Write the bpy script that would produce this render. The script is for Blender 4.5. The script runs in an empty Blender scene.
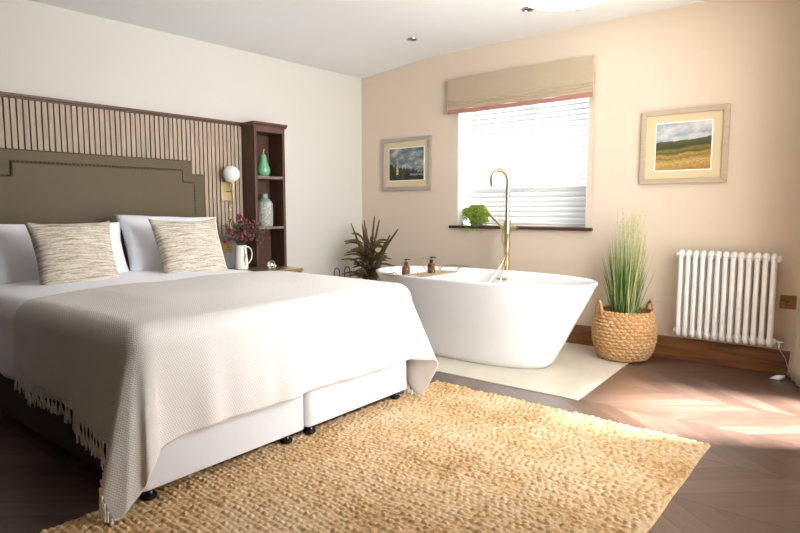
import bpy, bmesh, math, random
import numpy as np
from mathutils import Vector, Matrix
PI = math.pi
random.seed(7)
scene = bpy.context.scene
col = scene.collection

# ------------------------------------------------------------------ camera
cam_d = bpy.data.cameras.new('camera'); cam = bpy.data.objects.new('camera', cam_d); col.objects.link(cam)
cam_d.sensor_width = 36.0; cam_d.lens = 575.0 / 800.0 * 36.0; cam_d.clip_start = 0.02
RM = Matrix(((0.784174, -0.059618, 0.617671), (0.620542, 0.075333, -0.780546), (0.0, 0.995374, 0.096075)))
cam.matrix_world = Matrix.Translation((0, 0, 1.03)) @ RM.to_4x4()
scene.camera = cam

# ------------------------------------------------------------------ light
world = bpy.data.worlds.new('daylight'); scene.world = world; world.use_nodes = True
bg = world.node_tree.nodes['Background']; bg.inputs[0].default_value = (0.90, 0.95, 1.0, 1); bg.inputs[1].default_value = 2.0

def area(name, loc, rot, sx, sy, power, color):
    d = bpy.data.lights.new(name, 'AREA'); d.shape = 'RECTANGLE'; d.size = sx; d.size_y = sy; d.energy = power; d.color = color
    o = bpy.data.objects.new(name, d); col.objects.link(o); o.location = loc; o.rotation_euler = rot
    return o
# daylight stand-ins: a lamp added before the solid right wall, another outside the window
pd = area('patio_daylight', (0.145, 2.55, 1.15), (0, math.radians(86), math.radians(-5)), 1.9, 1.3, 74, (0.90, 0.95, 1.0))
area('window_daylight', (-2.19, 4.75, 1.5), (math.radians(-90), 0, 0), 1.1, 1.15, 7, (0.93, 0.97, 1.0))
pd.data.spread = math.radians(125)
sun_d = bpy.data.lights.new('sun', 'SUN'); sun_d.energy = 42.0; sun_d.angle = math.radians(11); sun_d.color = (1.0, 0.98, 0.95)
sun = bpy.data.objects.new('sun', sun_d); col.objects.link(sun)
sun.rotation_euler = Vector((1.0, 0.36, 1.55)).to_track_quat('Z', 'Y').to_euler()

scene.view_settings.view_transform = 'Standard'; scene.view_settings.look = 'None'
scene.view_settings.exposure = 0.34; scene.view_settings.gamma = 1.0; scene.view_settings.use_curve_mapping = False

# ------------------------------------------------------------------ materials
def srgb(r, g, b):
    f = lambda c: c / 12.92 if c <= 0.04045 else ((c + 0.055) / 1.055) ** 2.4
    return (f(r / 255), f(g / 255), f(b / 255), 1)

class NT:
    def __init__(s, name):
        s.m = bpy.data.materials.new(name); s.m.use_nodes = True; s.t = s.m.node_tree
        s.b = s.t.nodes['Principled BSDF']; s.out = s.t.nodes['Material Output']
    def n(s, typ, ins=None, **props):
        nd = s.t.nodes.new(typ)
        for k, v in props.items(): setattr(nd, k, v)
        for k, v in (ins or {}).items(): s.put(nd, k, v)
        return nd
    def put(s, nd, k, v):
        if isinstance(v, bpy.types.NodeSocket): s.t.links.new(v, nd.inputs[k])
        else: nd.inputs[k].default_value = v
    def math(s, op, a, b=0.0, c=0.0):
        return s.n('ShaderNodeMath', {0: a, 1: b, 2: c}, operation=op).outputs[0]
    def set(s, **kw):
        for k, v in kw.items(): s.put(s.b, k.replace('_', ' '), v)
    def obj(s): return s.n('ShaderNodeTexCoord').outputs['Object']
    def sep(s, v): return s.n('ShaderNodeSeparateXYZ', {0: v}).outputs
    def comb(s, x, y, z): return s.n('ShaderNodeCombineXYZ', {0: x, 1: y, 2: z}).outputs[0]
    def noise(s, vec, scale, detail=3, rough=0.5, out=0):
        return s.n('ShaderNodeTexNoise', {'Vector': vec, 'Scale': scale, 'Detail': detail, 'Roughness': rough}).outputs[out]
    def mapping(s, vec, scale=(1, 1, 1), rot=(0, 0, 0)):
        return s.n('ShaderNodeMapping', {'Vector': vec, 'Scale': scale, 'Rotation': rot}).outputs[0]
    def ramp(s, fac, stops):
        r = s.n('ShaderNodeValToRGB', {0: fac}); e = r.color_ramp.elements
        while len(e) < len(stops): e.new(0.5)
        for i, (p, c) in enumerate(stops): e[i].position = p; e[i].color = c
        return r.outputs[0]
    def mix(s, f, a, b):
        nd = s.n('ShaderNodeMix', data_type='RGBA'); s.put(nd, 0, f); s.put(nd, 6, a); s.put(nd, 7, b); return nd.outputs[2]
    def bump(s, h, strength=0.3, dist=0.01):
        nd = s.n('ShaderNodeBump', {'Height': h, 'Strength': strength, 'Distance': dist}); s.put(s.b, 'Normal', nd.outputs[0])

def plain(name, c, rough=0.5, metal=0.0, var=0.06, vs=8.0, bumpd=0.0, bs=60.0, **kw):
    t = NT(name); v = t.obj()
    c2 = tuple(max(0, x * (1 - var)) for x in c[:3]) + (1,); c1 = tuple(min(1, x * (1 + var)) for x in c[:3]) + (1,)
    t.set(Base_Color=t.mix(t.noise(v, vs), c2, c1), Roughness=rough, Metallic=metal)
    for k, x in kw.items(): t.put(t.b, k.replace('_', ' '), x)
    if bumpd: t.bump(t.noise(v, bs, 4), 0.5, bumpd)
    return t.m

def wood(name, dark, light, axis='Z', scale=1.0, rough=0.45, coat=0.0):
    t = NT(name); v = t.obj()
    sc = {'X': (1.2, 14, 14), 'Y': (14, 1.2, 14), 'Z': (14, 14, 1.2)}[axis]
    mv = t.mapping(v, tuple(q * scale for q in sc))
    n1 = t.noise(mv, 1.6, 6, 0.6); n2 = t.noise(mv, 9.0, 3, 0.6)
    f = t.math('ADD', t.math('MULTIPLY', n1, 0.75), t.math('MULTIPLY', n2, 0.25))
    t.set(Base_Color=t.ramp(f, [(0.30, dark), (0.62, light), (0.80, tuple(min(1, q * 1.15) for q in light[:3]) + (1,))]), Roughness=rough)
    if coat: t.set(Coat_Weight=coat, Coat_Roughness=0.2)
    t.bump(f, 0.15, 0.002)
    return t.m

M = {}
M['wall'] = plain('plaster_cream', srgb(223, 205, 183), 0.85, var=0.015, vs=2, bumpd=0.0008, bs=25)
M['wall_left'] = plain('plaster_ivory', srgb(211, 205, 195), 0.85, var=0.015, vs=2, bumpd=0.0008, bs=25)
M['ceiling'] = plain('ceiling_paint', srgb(232, 233, 232), 0.9, var=0.01, vs=2)
M['white_gloss'] = plain('white_enamel', srgb(245, 243, 238), 0.25, var=0.01)
M['white_frame'] = plain('white_frame_paint', srgb(243, 243, 241), 0.35, var=0.01)
M['acrylic'] = plain('bath_white', srgb(246, 245, 244), 0.16, var=0.004, Coat_Weight=0.5)
M['brass'] = plain('brushed_brass', srgb(200, 180, 142), 0.3, 1.0, var=0.06, vs=30)
M['old_brass'] = plain('antique_brass', srgb(140, 118, 74), 0.38, 1.0, var=0.12, vs=40)
M['black_metal'] = plain('black_metal', srgb(28, 26, 26), 0.4, 0.6)
M['black_plastic'] = plain('black_plastic', srgb(20, 20, 22), 0.2)
M['dark_wood'] = wood('walnut_dark', srgb(52, 32, 22), srgb(96, 62, 44), 'Z')
M['dark_wood_y'] = wood('walnut_rail', srgb(62, 38, 27), srgb(104, 68, 50), 'Y')
M['shelf_edge'] = wood('walnut_shelf', srgb(92, 72, 64), srgb(140, 118, 108), 'Y')
M['oak'] = wood('oak_skirting', srgb(84, 50, 24), srgb(150, 98, 56), 'X', 1.3, 0.4, 0.2)
M['sill'] = wood('dark_sill', srgb(44, 26, 18), srgb(84, 52, 36), 'X')
M['slat'] = wood('pale_oak_slat', srgb(150, 129, 108), srgb(184, 163, 141), 'Z', 1.5, 0.6)
M['grey_paint'] = plain('grey_wood_paint', srgb(128, 122, 124), 0.5)
M['olive'] = plain('olive_leather', srgb(86, 70, 40), 0.6, var=0.05, vs=5, bumpd=0.0006, bs=350)
M['olive_dark'] = plain('olive_piping', srgb(66, 54, 38), 0.5)
M['divan'] = plain('divan_fabric', srgb(222, 220, 220), 0.8, var=0.02, vs=20, bumpd=0.0006, bs=600)
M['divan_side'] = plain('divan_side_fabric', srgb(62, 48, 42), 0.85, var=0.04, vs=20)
M['linen_white'] = plain('white_cotton', srgb(247, 247, 252), 0.8, var=0.01, bumpd=0.003, bs=9, Sheen_Weight=0.2)
M['mat'] = plain('picture_mat', srgb(218, 198, 158), 0.9, var=0.02)
M['mat_bevel'] = plain('mat_bevel_white', srgb(246, 242, 232), 0.8)
M['frame_grey'] = wood('frame_greige', srgb(164, 150, 140), srgb(182, 169, 160), 'X', 2.0, 0.55)
M['frame_gold'] = wood('frame_champagne', srgb(180, 160, 134), srgb(196, 178, 154), 'X', 2.0, 0.5)
M['curtain'] = plain('curtain_linen', srgb(196, 178, 156), 0.9, var=0.05, vs=60, bumpd=0.001, bs=300)
M['roman'] = plain('roman_blind_linen', srgb(186, 168, 142), 0.9, var=0.07, vs=90, bumpd=0.001, bs=400)
M['roman_hem'] = plain('roman_blind_pink_hem', srgb(178, 124, 110), 0.9, var=0.06, vs=90)
M['slat_white'] = plain('blind_slat_white', srgb(214, 214, 212), 0.4, var=0.01)
M['pear'] = plain('celadon_glaze', srgb(112, 170, 128), 0.15, var=0.15, vs=12, Coat_Weight=0.6)
M['stem'] = plain('pear_stem', srgb(190, 170, 140), 0.6)
M['jug'] = plain('cream_glaze', srgb(226, 220, 206), 0.25, var=0.02)
M['jug_mark'] = plain('grey_drip_glaze', srgb(120, 116, 108), 0.3, var=0.2, vs=30)
M['bloom'] = plain('crimson_bloom', srgb(136, 40, 64), 0.7, var=0.3, vs=40)
M['twig'] = plain('plum_foliage', srgb(98, 66, 62), 0.8, var=0.3, vs=40)
M['twig_green'] = plain('olive_twig', srgb(108, 104, 66), 0.8, var=0.3, vs=40)
M['fern'] = plain('dried_fern', srgb(132, 112, 76), 0.85, var=0.3, vs=14)
M['grass_a'] = plain('grass_green', srgb(84, 124, 52), 0.5, var=0.3, vs=9)
M['grass_b'] = plain('grass_pale', srgb(186, 184, 124), 0.55, var=0.25, vs=9)
M['grass_c'] = plain('grass_dark', srgb(90, 84, 70), 0.6)
M['trail_leaf'] = plain('trailing_leaf', srgb(146, 172, 56), 0.5, var=0.35, vs=40)
M['pot_grey'] = plain('grey_pot', srgb(118, 124, 128), 0.6, var=0.1)
M['soil'] = plain('soil', srgb(60, 46, 34), 0.95, var=0.3, vs=30, bumpd=0.004)
M['lamp_globe'] = plain('opal_glass', srgb(240, 238, 232), 0.2, var=0.005)
M['label'] = plain('bottle_label', srgb(96, 66, 40), 0.6)
M['cord'] = plain('pale_cord', srgb(222, 206, 180), 0.6)
M['lamp_dark'] = plain('downlight_inside', srgb(70, 60, 50), 0.3)
M['chrome'] = plain('chrome', srgb(200, 200, 200), 0.15, 1.0, var=0.02)
M['outside'] = plain('garden_paving', srgb(205, 200, 190), 0.9)

def m_amber():
    t = NT('amber_glass'); t.set(Base_Color=srgb(150, 66, 16), Roughness=0.08, Transmission_Weight=0.55, IOR=1.45); return t.m
M['amber'] = m_amber()
def m_clear():
    t = NT('cut_glass'); t.set(Base_Color=(0.95, 0.95, 0.95, 1), Roughness=0.03, Transmission_Weight=1.0, IOR=1.48); return t.m
M['clear'] = m_clear()
def m_pane():
    t = NT('window_glass')
    tr = t.n('ShaderNodeBsdfTransparent'); gl = t.n('ShaderNodeBsdfGlossy', {'Roughness': 0.02})
    mx = t.n('ShaderNodeMixShader', {0: 0.06, 1: tr.outputs[0], 2: gl.outputs[0]}); t.t.links.new(mx.outputs[0], t.out.inputs[0]); return t.m
M['pane'] = m_pane()
def m_emit():
    t = NT('glow_disc_white'); t.set(Base_Color=(1, 1, 1, 1), Emission_Color=(1.0, 0.97, 0.92, 1), Emission_Strength=3.0); return t.m
M['lit'] = m_emit()  # glow for the added ceiling disc

def m_floor():
    t = NT('herringbone_floor'); s = t.sep(t.obj()); x, y = s[0], s[1]
    w = 0.42; pw = 0.155
    yy = t.math('DIVIDE', t.math('ADD', y, 10.0), w); cidx = t.math('FLOOR', yy); fr = t.math('SUBTRACT', yy, cidx)
    odd = t.math('MODULO', cidx, 2.0)
    tri = t.math('ABSOLUTE', t.math('SUBTRACT', odd, fr))
    u = t.math('ADD', t.math('ADD', x, 20.0), t.math('MULTIPLY', tri, w * 1.15))
    pu = t.math('DIVIDE', u, pw); pid = t.math('FLOOR', pu); pf = t.math('SUBTRACT', pu, pid)
    sgn = t.math('SUBTRACT', t.math('MULTIPLY', odd, 2.0), 1.0)
    along = t.math('ADD', y, t.math('MULTIPLY', t.math('MULTIPLY', x, sgn), 0.87))
    idv = t.comb(pid, cidx, 0.0)
    rnd = t.n('ShaderNodeTexWhiteNoise', {'Vector': idv}, noise_dimensions='3D').outputs[0]
    gv = t.comb(t.math('MULTIPLY', pu, 2.2), t.math('MULTIPLY', along, 1.4), t.math('MULTIPLY', rnd, 37.0))
    g = t.noise(gv, 2.2, 6, 0.65)
    fac = t.math('ADD', t.math('MULTIPLY', g, 0.6), t.math('MULTIPLY', rnd, 0.34))
    base = t.ramp(fac, [(0.22, srgb(66, 48, 40)), (0.5, srgb(92, 69, 58)), (0.82, srgb(120, 96, 84))])
    e1 = t.math('LESS_THAN', t.math('MINIMUM', pf, t.math('SUBTRACT', 1.0, pf)), 0.012)
    e2 = t.math('LESS_THAN', t.math('MINIMUM', fr, t.math('SUBTRACT', 1.0, fr)), 0.005)
    seam = t.math('MAXIMUM', e1, e2)
    t.set(Base_Color=t.mix(seam, base, srgb(44, 28, 22)), Roughness=t.math('ADD', 0.30, t.math('MULTIPLY', g, 0.18)), Coat_Weight=0.8, Coat_Roughness=0.24, Coat_IOR=1.6)
    t.bump(t.math('SUBTRACT', t.math('MULTIPLY', g, 0.35), seam), 0.35, 0.002)
    return t.m
M['floor'] = m_floor()
def m_tile():
    t = NT('cream_stone_tile'); v = t.obj()
    n = t.noise(v, 3.0, 5, 0.6)
    t.set(Base_Color=t.ramp(n, [(0.3, srgb(205, 192, 170)), (0.7, srgb(222, 211, 192))]), Roughness=0.38)
    return t.m
M['tile'] = m_tile()
def m_rug():
    t = NT('jute_braid'); v = t.obj()
    n = t.noise(t.mapping(v, (1, 1.3, 1)), 48, 4, 0.7); n2 = t.noise(v, 3.0, 3); n3 = t.noise(t.mapping(v, (1, 3, 1)), 260, 2)
    f = t.math('ADD', t.math('MULTIPLY', n, 0.55), t.math('ADD', t.math('MULTIPLY', n2, 0.3), t.math('MULTIPLY', n3, 0.15)))
    t.set(Base_Color=t.ramp(f, [(0.36, srgb(160, 112, 62)), (0.47, srgb(208, 170, 120)), (0.62, srgb(230, 206, 172)), (0.75, srgb(240, 230, 212))]), Roughness=0.9)
    t.bump(n3, 0.4, 0.002)
    return t.m
M['rug'] = m_rug()
def m_basket():
    t = NT('seagrass_weave'); v = t.obj(); n = t.noise(v, 60, 3); n2 = t.noise(v, 300, 2)
    f = t.math('ADD', t.math('MULTIPLY', n, 0.7), t.math('MULTIPLY', n2, 0.3))
    t.set(Base_Color=t.ramp(f, [(0.35, srgb(168, 122, 74)), (0.5, srgb(202, 158, 106)), (0.66, srgb(222, 186, 138))]), Roughness=0.8)
    t.bump(n2, 0.4, 0.001); return t.m
M['basket'] = m_basket()
def m_throw():
    t = NT('beige_herringbone_throw'); uv = t.n('ShaderNodeUVMap').outputs[0]; s = t.sep(uv)
    # fine zig-zag twill
    zz = t.math('ABSOLUTE', t.math('SUBTRACT', t.math('FRACT', t.math('MULTIPLY', s[0], 55.0)), 0.5))
    w = t.math('FRACT', t.math('ADD', t.math('MULTIPLY', s[1], 110.0), t.math('MULTIPLY', zz, 2.0)))
    h = t.math('ABSOLUTE', t.math('SUBTRACT', w, 0.5))
    n = t.noise(uv, 400.0, 2)
    f = t.math('ADD', t.math('MULTIPLY', h, 1.2), t.math('MULTIPLY', n, 0.4))
    t.set(Base_Color=t.ramp(f, [(0.2, srgb(205, 196, 186)), (0.55, srgb(236, 231, 225))]), Roughness=0.92, Sheen_Weight=0.15)
    t.bump(f, 0.45, 0.0025); return t.m
M['throw'] = m_throw()
M['fringe'] = plain('throw_fringe_cotton', srgb(242, 238, 232), 0.9, var=0.06, vs=40)
def m_cushion():
    t = NT('woven_stripe_cushion'); s = t.sep(t.obj())
    wob = t.noise(t.comb(t.math('MULTIPLY', s[0], 6.0), t.math('MULTIPLY', s[1], 30.0), 0.0), 1.0, 3)
    yy = t.math('ADD', s[1], t.math('MULTIPLY', wob, 0.006))
    bands = t.noise(t.comb(t.math('MULTIPLY', s[0], 7.0), t.math('MULTIPLY', yy, 95.0), 0.0), 1.0, 4, 0.75)
    fl = t.noise(t.comb(t.math('MULTIPLY', s[0], 60.0), t.math('MULTIPLY', yy, 220.0), 0.0), 1.0, 2)
    f = t.math('ADD', t.math('MULTIPLY', bands, 0.75), t.math('MULTIPLY', fl, 0.25))
    t.set(Base_Color=t.ramp(f, [(0.36, srgb(142, 124, 104)), (0.46, srgb(190, 174, 152)), (0.55, srgb(222, 211, 194)), (0.7, srgb(236, 228, 214))]), Roughness=0.95)
    t.bump(f, 0.7, 0.006); return t.m
M['cushion'] = m_cushion()
def m_vase():
    t = NT('embossed_grey_vase'); v = t.obj()
    vo = t.n('ShaderNodeTexVoronoi', {'Vector': v, 'Scale': 75.0}).outputs[0]
    t.set(Base_Color=t.ramp(vo, [(0.1, srgb(210, 206, 192)), (0.6, srgb(150, 154, 144))]), Roughness=0.5)
    t.bump(vo, 0.8, 0.004); return t.m
M['vase'] = m_vase()
M['vase_neck'] = plain('grey_green_glaze', srgb(140, 156, 144), 0.25)
def m_paint_castle():
    t = NT('painting_ruin_under_clouds'); v = t.obj(); s = t.sep(v); wn = t.math('MULTIPLY', t.math('SUBTRACT', t.noise(v, 55, 3), 0.5), 0.03); x, z = t.math('ADD', s[0], wn), t.math('ADD', s[2], wn)
    n = t.noise(v, 9, 6, 0.65); cl = t.noise(t.mapping(v, (1, 1, 1.8)), 7, 6, 0.6)
    sky = t.ramp(cl, [(0.34, srgb(62, 78, 84)), (0.5, srgb(116, 130, 132)), (0.64, srgb(196, 194, 182))])
    prof = t.math('ADD', t.math('MULTIPLY', t.noise(t.comb(t.math('MULTIPLY', x, 30.0), 0.0, 3.0), 1.0, 3), 0.16), t.math('MULTIPLY', x, -0.22))
    tree = t.math('LESS_THAN', z, t.math('ADD', prof, -0.12))
    dark = t.ramp(n, [(0.35, srgb(22, 28, 26)), (0.62, srgb(70, 66, 44)), (0.75, srgb(128, 110, 70))])
    c = t.mix(tree, sky, dark)
    tw = t.math('MULTIPLY', t.math('LESS_THAN', t.math('ABSOLUTE', t.math('ADD', x, 0.105)), 0.012), t.math('LESS_THAN', t.math('ABSOLUTE', t.math('ADD', z, 0.02)), 0.075))
    c = t.mix(tw, c, t.ramp(n, [(0.3, srgb(120, 116, 90)), (0.6, srgb(206, 196, 150))]))
    lake = t.math('MULTIPLY', t.math('GREATER_THAN', x, 0.04), t.math('LESS_THAN', t.math('ABSOLUTE', t.math('ADD', z, 0.098)), 0.009))
    c = t.mix(lake, c, srgb(120, 136, 140))
    t.set(Base_Color=c, Roughness=0.55); return t.m
M['art_a'] = m_paint_castle()
def m_paint_field():
    t = NT('painting_hay_field'); v = t.obj(); s = t.sep(v); x, z = s[0], s[2]
    w = t.math('MULTIPLY', t.math('SUBTRACT', t.noise(t.mapping(v, (5, 1, 14)), 1.6, 4), 0.5), 0.055)
    zz = t.math('ADD', t.math('ADD', t.math('DIVIDE', z, 0.32), 0.5), t.math('MULTIPLY', w, 3.0))
    zt = t.math('SUBTRACT', zz, t.math('MULTIPLY', x, 0.25))
    land = t.ramp(zt, [(0.0, srgb(176, 138, 76)), (0.18, srgb(214, 178, 104)), (0.27, srgb(150, 120, 58)), (0.33, srgb(196, 160, 88)), (0.38, srgb(92, 82, 40)), (0.45, srgb(140, 122, 58)), (0.50, srgb(56, 62, 38)), (0.60, srgb(88, 92, 56))])
    grain = t.ramp(t.noise(t.mapping(v, (45, 1, 120)), 1.0, 5, 0.7), [(0.40, (0, 0, 0, 1)), (0.62, (1, 1, 1, 1))])
    land = t.mix(t.math('MULTIPLY', grain, 0.55), land, srgb(86, 74, 38))
    cl = t.noise(t.mapping(v, (5, 1, 12)), 1.5, 5, 0.6)
    sky = t.ramp(cl, [(0.35, srgb(138, 156, 164)), (0.5, srgb(186, 188, 188)), (0.62, srgb(214, 208, 204))])
    c = t.mix(t.math('GREATER_THAN', zt, 0.63), land, sky)
    t.set(Base_Color=c, Roughness=0.5); return t.m
M['art_b'] = m_paint_field()

# ------------------------------------------------------------------ mesh helpers
class MB:
    def __init__(s): s.v = []; s.f = []; s.uv = None
    def add(s, vs, fs):
        o = len(s.v); s.v += [tuple(p) for p in vs]; s.f += [tuple(i + o for i in f) for f in fs]; return s
    def box(s, x0, x1, y0, y1, z0, z1):
        return s.add([(x0, y0, z0), (x1, y0, z0), (x1, y1, z0), (x0, y1, z0), (x0, y0, z1), (x1, y0, z1), (x1, y1, z1), (x0, y1, z1)],
                     [(0, 3, 2, 1), (4, 5, 6, 7), (0, 1, 5, 4), (1, 2, 6, 5), (2, 3, 7, 6), (3, 0, 4, 7)])
    def tube(s, pts, r, n=10, cap=True):
        pts = [Vector(p) for p in pts]; R = r if isinstance(r, (list, tuple)) else [r] * len(pts)
        rings = []; up = None
        for i, p in enumerate(pts):
            d = (pts[min(i + 1, len(pts) - 1)] - pts[max(i - 1, 0)]).normalized()
            if up is None: up = Vector((0, 0, 1)) if abs(d.z) < 0.9 else Vector((1, 0, 0))
            a = d.cross(up)
            if a.length < 1e-4: a = d.orthogonal()
            a.normalize(); b = d.cross(a).normalized(); up = -b if (-b).dot(up) > 0 else b
            b = a.cross(d).normalized(); up = b
            rings.append([p + (a * math.cos(2 * PI * k / n) + b * math.sin(2 * PI * k / n)) * R[i] for k in range(n)])
        vs = [q for rg in rings for q in rg]; fs = []
        for i in range(len(pts) - 1):
            for k in range(n):
                fs.append((i * n + k, i * n + (k + 1) % n, (i + 1) * n + (k + 1) % n, (i + 1) * n + k))
        if cap: fs.append(tuple(reversed(range(n)))); fs.append(tuple(range((len(pts) - 1) * n, len(pts) * n)))
        return s.add(vs, fs)
    def lathe(s, prof, c=(0, 0, 0), n=32, sx=1, sy=1):
        vs = []; fs = []; m = len(prof)
        for r, z in prof:
            for k in range(n):
                a = 2 * PI * k / n; vs.append((c[0] + r * sx * math.cos(a), c[1] + r * sy * math.sin(a), c[2] + z))
        for i in range(m - 1):
            for k in range(n): fs.append((i * n + k, i * n + (k + 1) % n, (i + 1) * n + (k + 1) % n, (i + 1) * n + k))
        if prof[0][0] > 1e-5: fs.append(tuple(reversed(range(n))))
        if prof[-1][0] > 1e-5: fs.append(tuple(range((m - 1) * n, m * n)))
        return s.add(vs, fs)
    def ball(s, c, r, n=8, m=6, sz=1.0):
        return s.lathe([(max(1e-5, r * math.sin(PI * i / m)), -r * sz * math.cos(PI * i / m)) for i in range(m + 1)], c, n)
    def prism(s, poly, axis, a0, a1):       # poly in the two other axes (in order), extruded along axis
        mk = {'x': lambda p, a: (a, p[0], p[1]), 'y': lambda p, a: (p[0], a, p[1]), 'z': lambda p, a: (p[0], p[1], a)}[axis]
        n = len(poly); vs = [mk(p, a0) for p in poly] + [mk(p, a1) for p in poly]
        return s.add(vs, [tuple(range(n)), tuple(reversed(range(n, 2 * n)))] + [(i, n + i, n + (i + 1) % n, (i + 1) % n) for i in range(n)])
    def build(s, name, mat, parent=None, smooth=True, bevel=0.0, sharp=35, seg=2, recalc=True):
        me = bpy.data.meshes.new(name); me.from_pydata(s.v, [], s.f); me.update()
        if recalc:
            bm = bmesh.new(); bm.from_mesh(me); bmesh.ops.recalc_face_normals(bm, faces=bm.faces); bm.to_mesh(me); bm.free()
        o = bpy.data.objects.new(name, me); col.objects.link(o)
        me.materials.append(M[mat] if isinstance(mat, str) else mat)
        if smooth:
            me.shade_smooth()
            me.set_sharp_from_angle(angle=math.radians(sharp))
        if bevel:
            b = o.modifiers.new('bevel', 'BEVEL'); b.width = bevel; b.segments = seg; b.limit_method = 'ANGLE'; b.angle_limit = math.radians(40)
            b.harden_normals = False
        if parent: o.parent = parent
        return o

def tag(o, label, cat, group=None):
    o['label'] = label; o['category'] = cat
    if group: o['group'] = group
    return o
def thing(name, label, cat, loc=(0, 0, 0), rotz=0.0, group=None):
    o = bpy.data.objects.new(name, None); o.empty_display_size = 0.05; col.objects.link(o)
    o.location = loc; o.rotation_euler = (0, 0, rotz); return tag(o, label, cat, group)
def struct(o, label=None):
    o['kind'] = 'structure'
    if label: o['label'] = label
    return o
def lab(o, label): o['label'] = label; return o
def copy_part(o, parent=None, loc=None):
    c = o.copy(); col.objects.link(c); c.parent = parent if parent else o.parent
    if loc: c.location = loc
    return c
def copy_thing(r, loc, label):
    c = r.copy(); col.objects.link(c); c.location = loc; c['label'] = label
    for ch in list(r.children):
        d = ch.copy(); col.objects.link(d); d.parent = c
        for g in list(ch.children):
            e = g.copy(); col.objects.link(e); e.parent = d
    return c

# ------------------------------------------------------------------ room frame
DB = 4.309                          # back wall plane y
XR = 0.16                           # right wall plane x
YREAR = -2.2
TH = math.radians(3.9)              # the bed wall is not quite square to the window wall
C0 = Vector((-3.895, DB, 0))
NN = Vector((math.cos(TH), -math.sin(TH), 0)); DD = Vector((math.sin(TH), math.cos(TH), 0))
def LW(v, s, z=0.0): return C0 + NN * v + DD * s + Vector((0, 0, z))     # distance from bed wall, along it, height

def zc(x): 
    q = min(1, max(0, (x + 3.95) / 1.0)); return 2.325 + 0.075 * q * q * (3 - 2 * q)

f = MB(); f.box(-4.9, XR + 0.3, YREAR - 0.2, DB + 0.1, -0.1, 0.0); struct(f.build('floor', 'floor', smooth=False))
f = MB(); f.add([(-3.9, 2.98, 0.0), (-1.134, 2.999, 0.0), (-1.165, DB, 0.0), (-3.9, DB, 0.0), (-3.9, 2.98, 0.004), (-1.134, 2.999, 0.004), (-1.165, DB, 0.004), (-3.9, DB, 0.004)],
    [(0, 3, 2, 1), (4, 5, 6, 7), (0, 1, 5, 4), (1, 2, 6, 5), (2, 3, 7, 6), (3, 0, 4, 7)])
struct(f.build('trim_1', 'tile', smooth=False), 'cream stone tiled area under the bath')
# ceiling
xs = [-4.9, -3.95] + [-3.95 + 0.1 * i for i in range(1, 11)] + [XR + 0.3]
vs = []; fs = []
for y in (YREAR - 0.2, DB + 0.15):
    for x in xs: vs.append((x, y, zc(x)))
for y in (YREAR - 0.2, DB + 0.15):
    for x in xs: vs.append((x, y, 2.6))
n = len(xs)
for i in range(n - 1):
    fs += [(i, i + 1, n + i + 1, n + i), (2 * n + i, 3 * n + i, 3 * n + i + 1, 2 * n + i + 1), (i, 2 * n + i, 2 * n + i + 1, i + 1), (n + i, n + i + 1, 3 * n + i + 1, 3 * n + i)]
fs += [(0, n, 3 * n, 2 * n), (n - 1, 3 * n - 1, 4 * n - 1, 2 * n - 1)]
struct(MB().add(vs, fs).build('ceiling', 'ceiling', sharp=60))
# walls
WX0, WX1, WZ0, WZ1 = -2.765, -1.612, 0.903, 2.08
w = MB()
w.box(-4.6, WX0, DB, DB + 0.32, -0.05, 2.5); w.box(WX1, XR + 0.3, DB, DB + 0.32, -0.05, 2.5)
w.box(WX0, WX1, DB, DB + 0.32, -0.05, WZ0); w.box(WX0, WX1, DB, DB + 0.32, WZ1, 2.5)
struct(w.build('wall_back', 'wall', smooth=False))
w = MB(); p = [LW(0, 0.0), LW(0, -6.7), LW(-0.25, -6.7), LW(-0.25, 0.4), LW(0, 0.4)]
w.prism([(q.x, q.y) for q in p], 'z', -0.05, 2.5); struct(w.build('wall_left', 'wall_left', smooth=False))
DY0, DY1, DZ = 3.10, 3.98, 2.12
w = MB(); w.box(XR, XR + 0.25, YREAR - 0.2, 3.10, -0.05, 2.5); w.box(XR, XR + 0.25, DY1, DB, -0.05, 2.5); w.box(XR, XR + 0.25, DY0, DY1, DZ, 2.5)
struct(w.build('wall_right', 'wall', smooth=False))
w = MB(); w.box(-4.9, XR + 0.3, YREAR - 0.2, YREAR, -0.05, 2.5)
struct(w.build('wall_rear', 'dark_wood', smooth=False))  # unseen wall, dark wood put in to cut bounced light
# patio door opening, doors folded back outside
d = MB(); d.box(XR + 0.17, XR + 0.24, DY0, DY0 + 0.06, 0, DZ); d.box(XR + 0.17, XR + 0.24, DY1 - 0.06, DY1, 0, DZ); d.box(XR + 0.17, XR + 0.24, DY0, DY1, DZ - 0.06, DZ)
struct(d.build('door_1', 'white_frame', smooth=False, bevel=0.004))
g = MB(); g.box(XR + 0.30, 8, -6, 12, -0.2, -0.03); struct(g.build('ground', 'outside', smooth=False))
# skirting with moulded top
def skirt_profile(h): return [(0, 0.0), (-0.020, 0.0), (-0.020, h - 0.035), (-0.015, h - 0.022), (-0.016, h - 0.012), (-0.008, h), (0, h)]
b = MB(); b.prism([(DB + q[0], q[1]) for q in skirt_profile(0.152)], 'x', -3.88, XR); struct(b.build('baseboard_back', 'oak', sharp=20))
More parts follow.
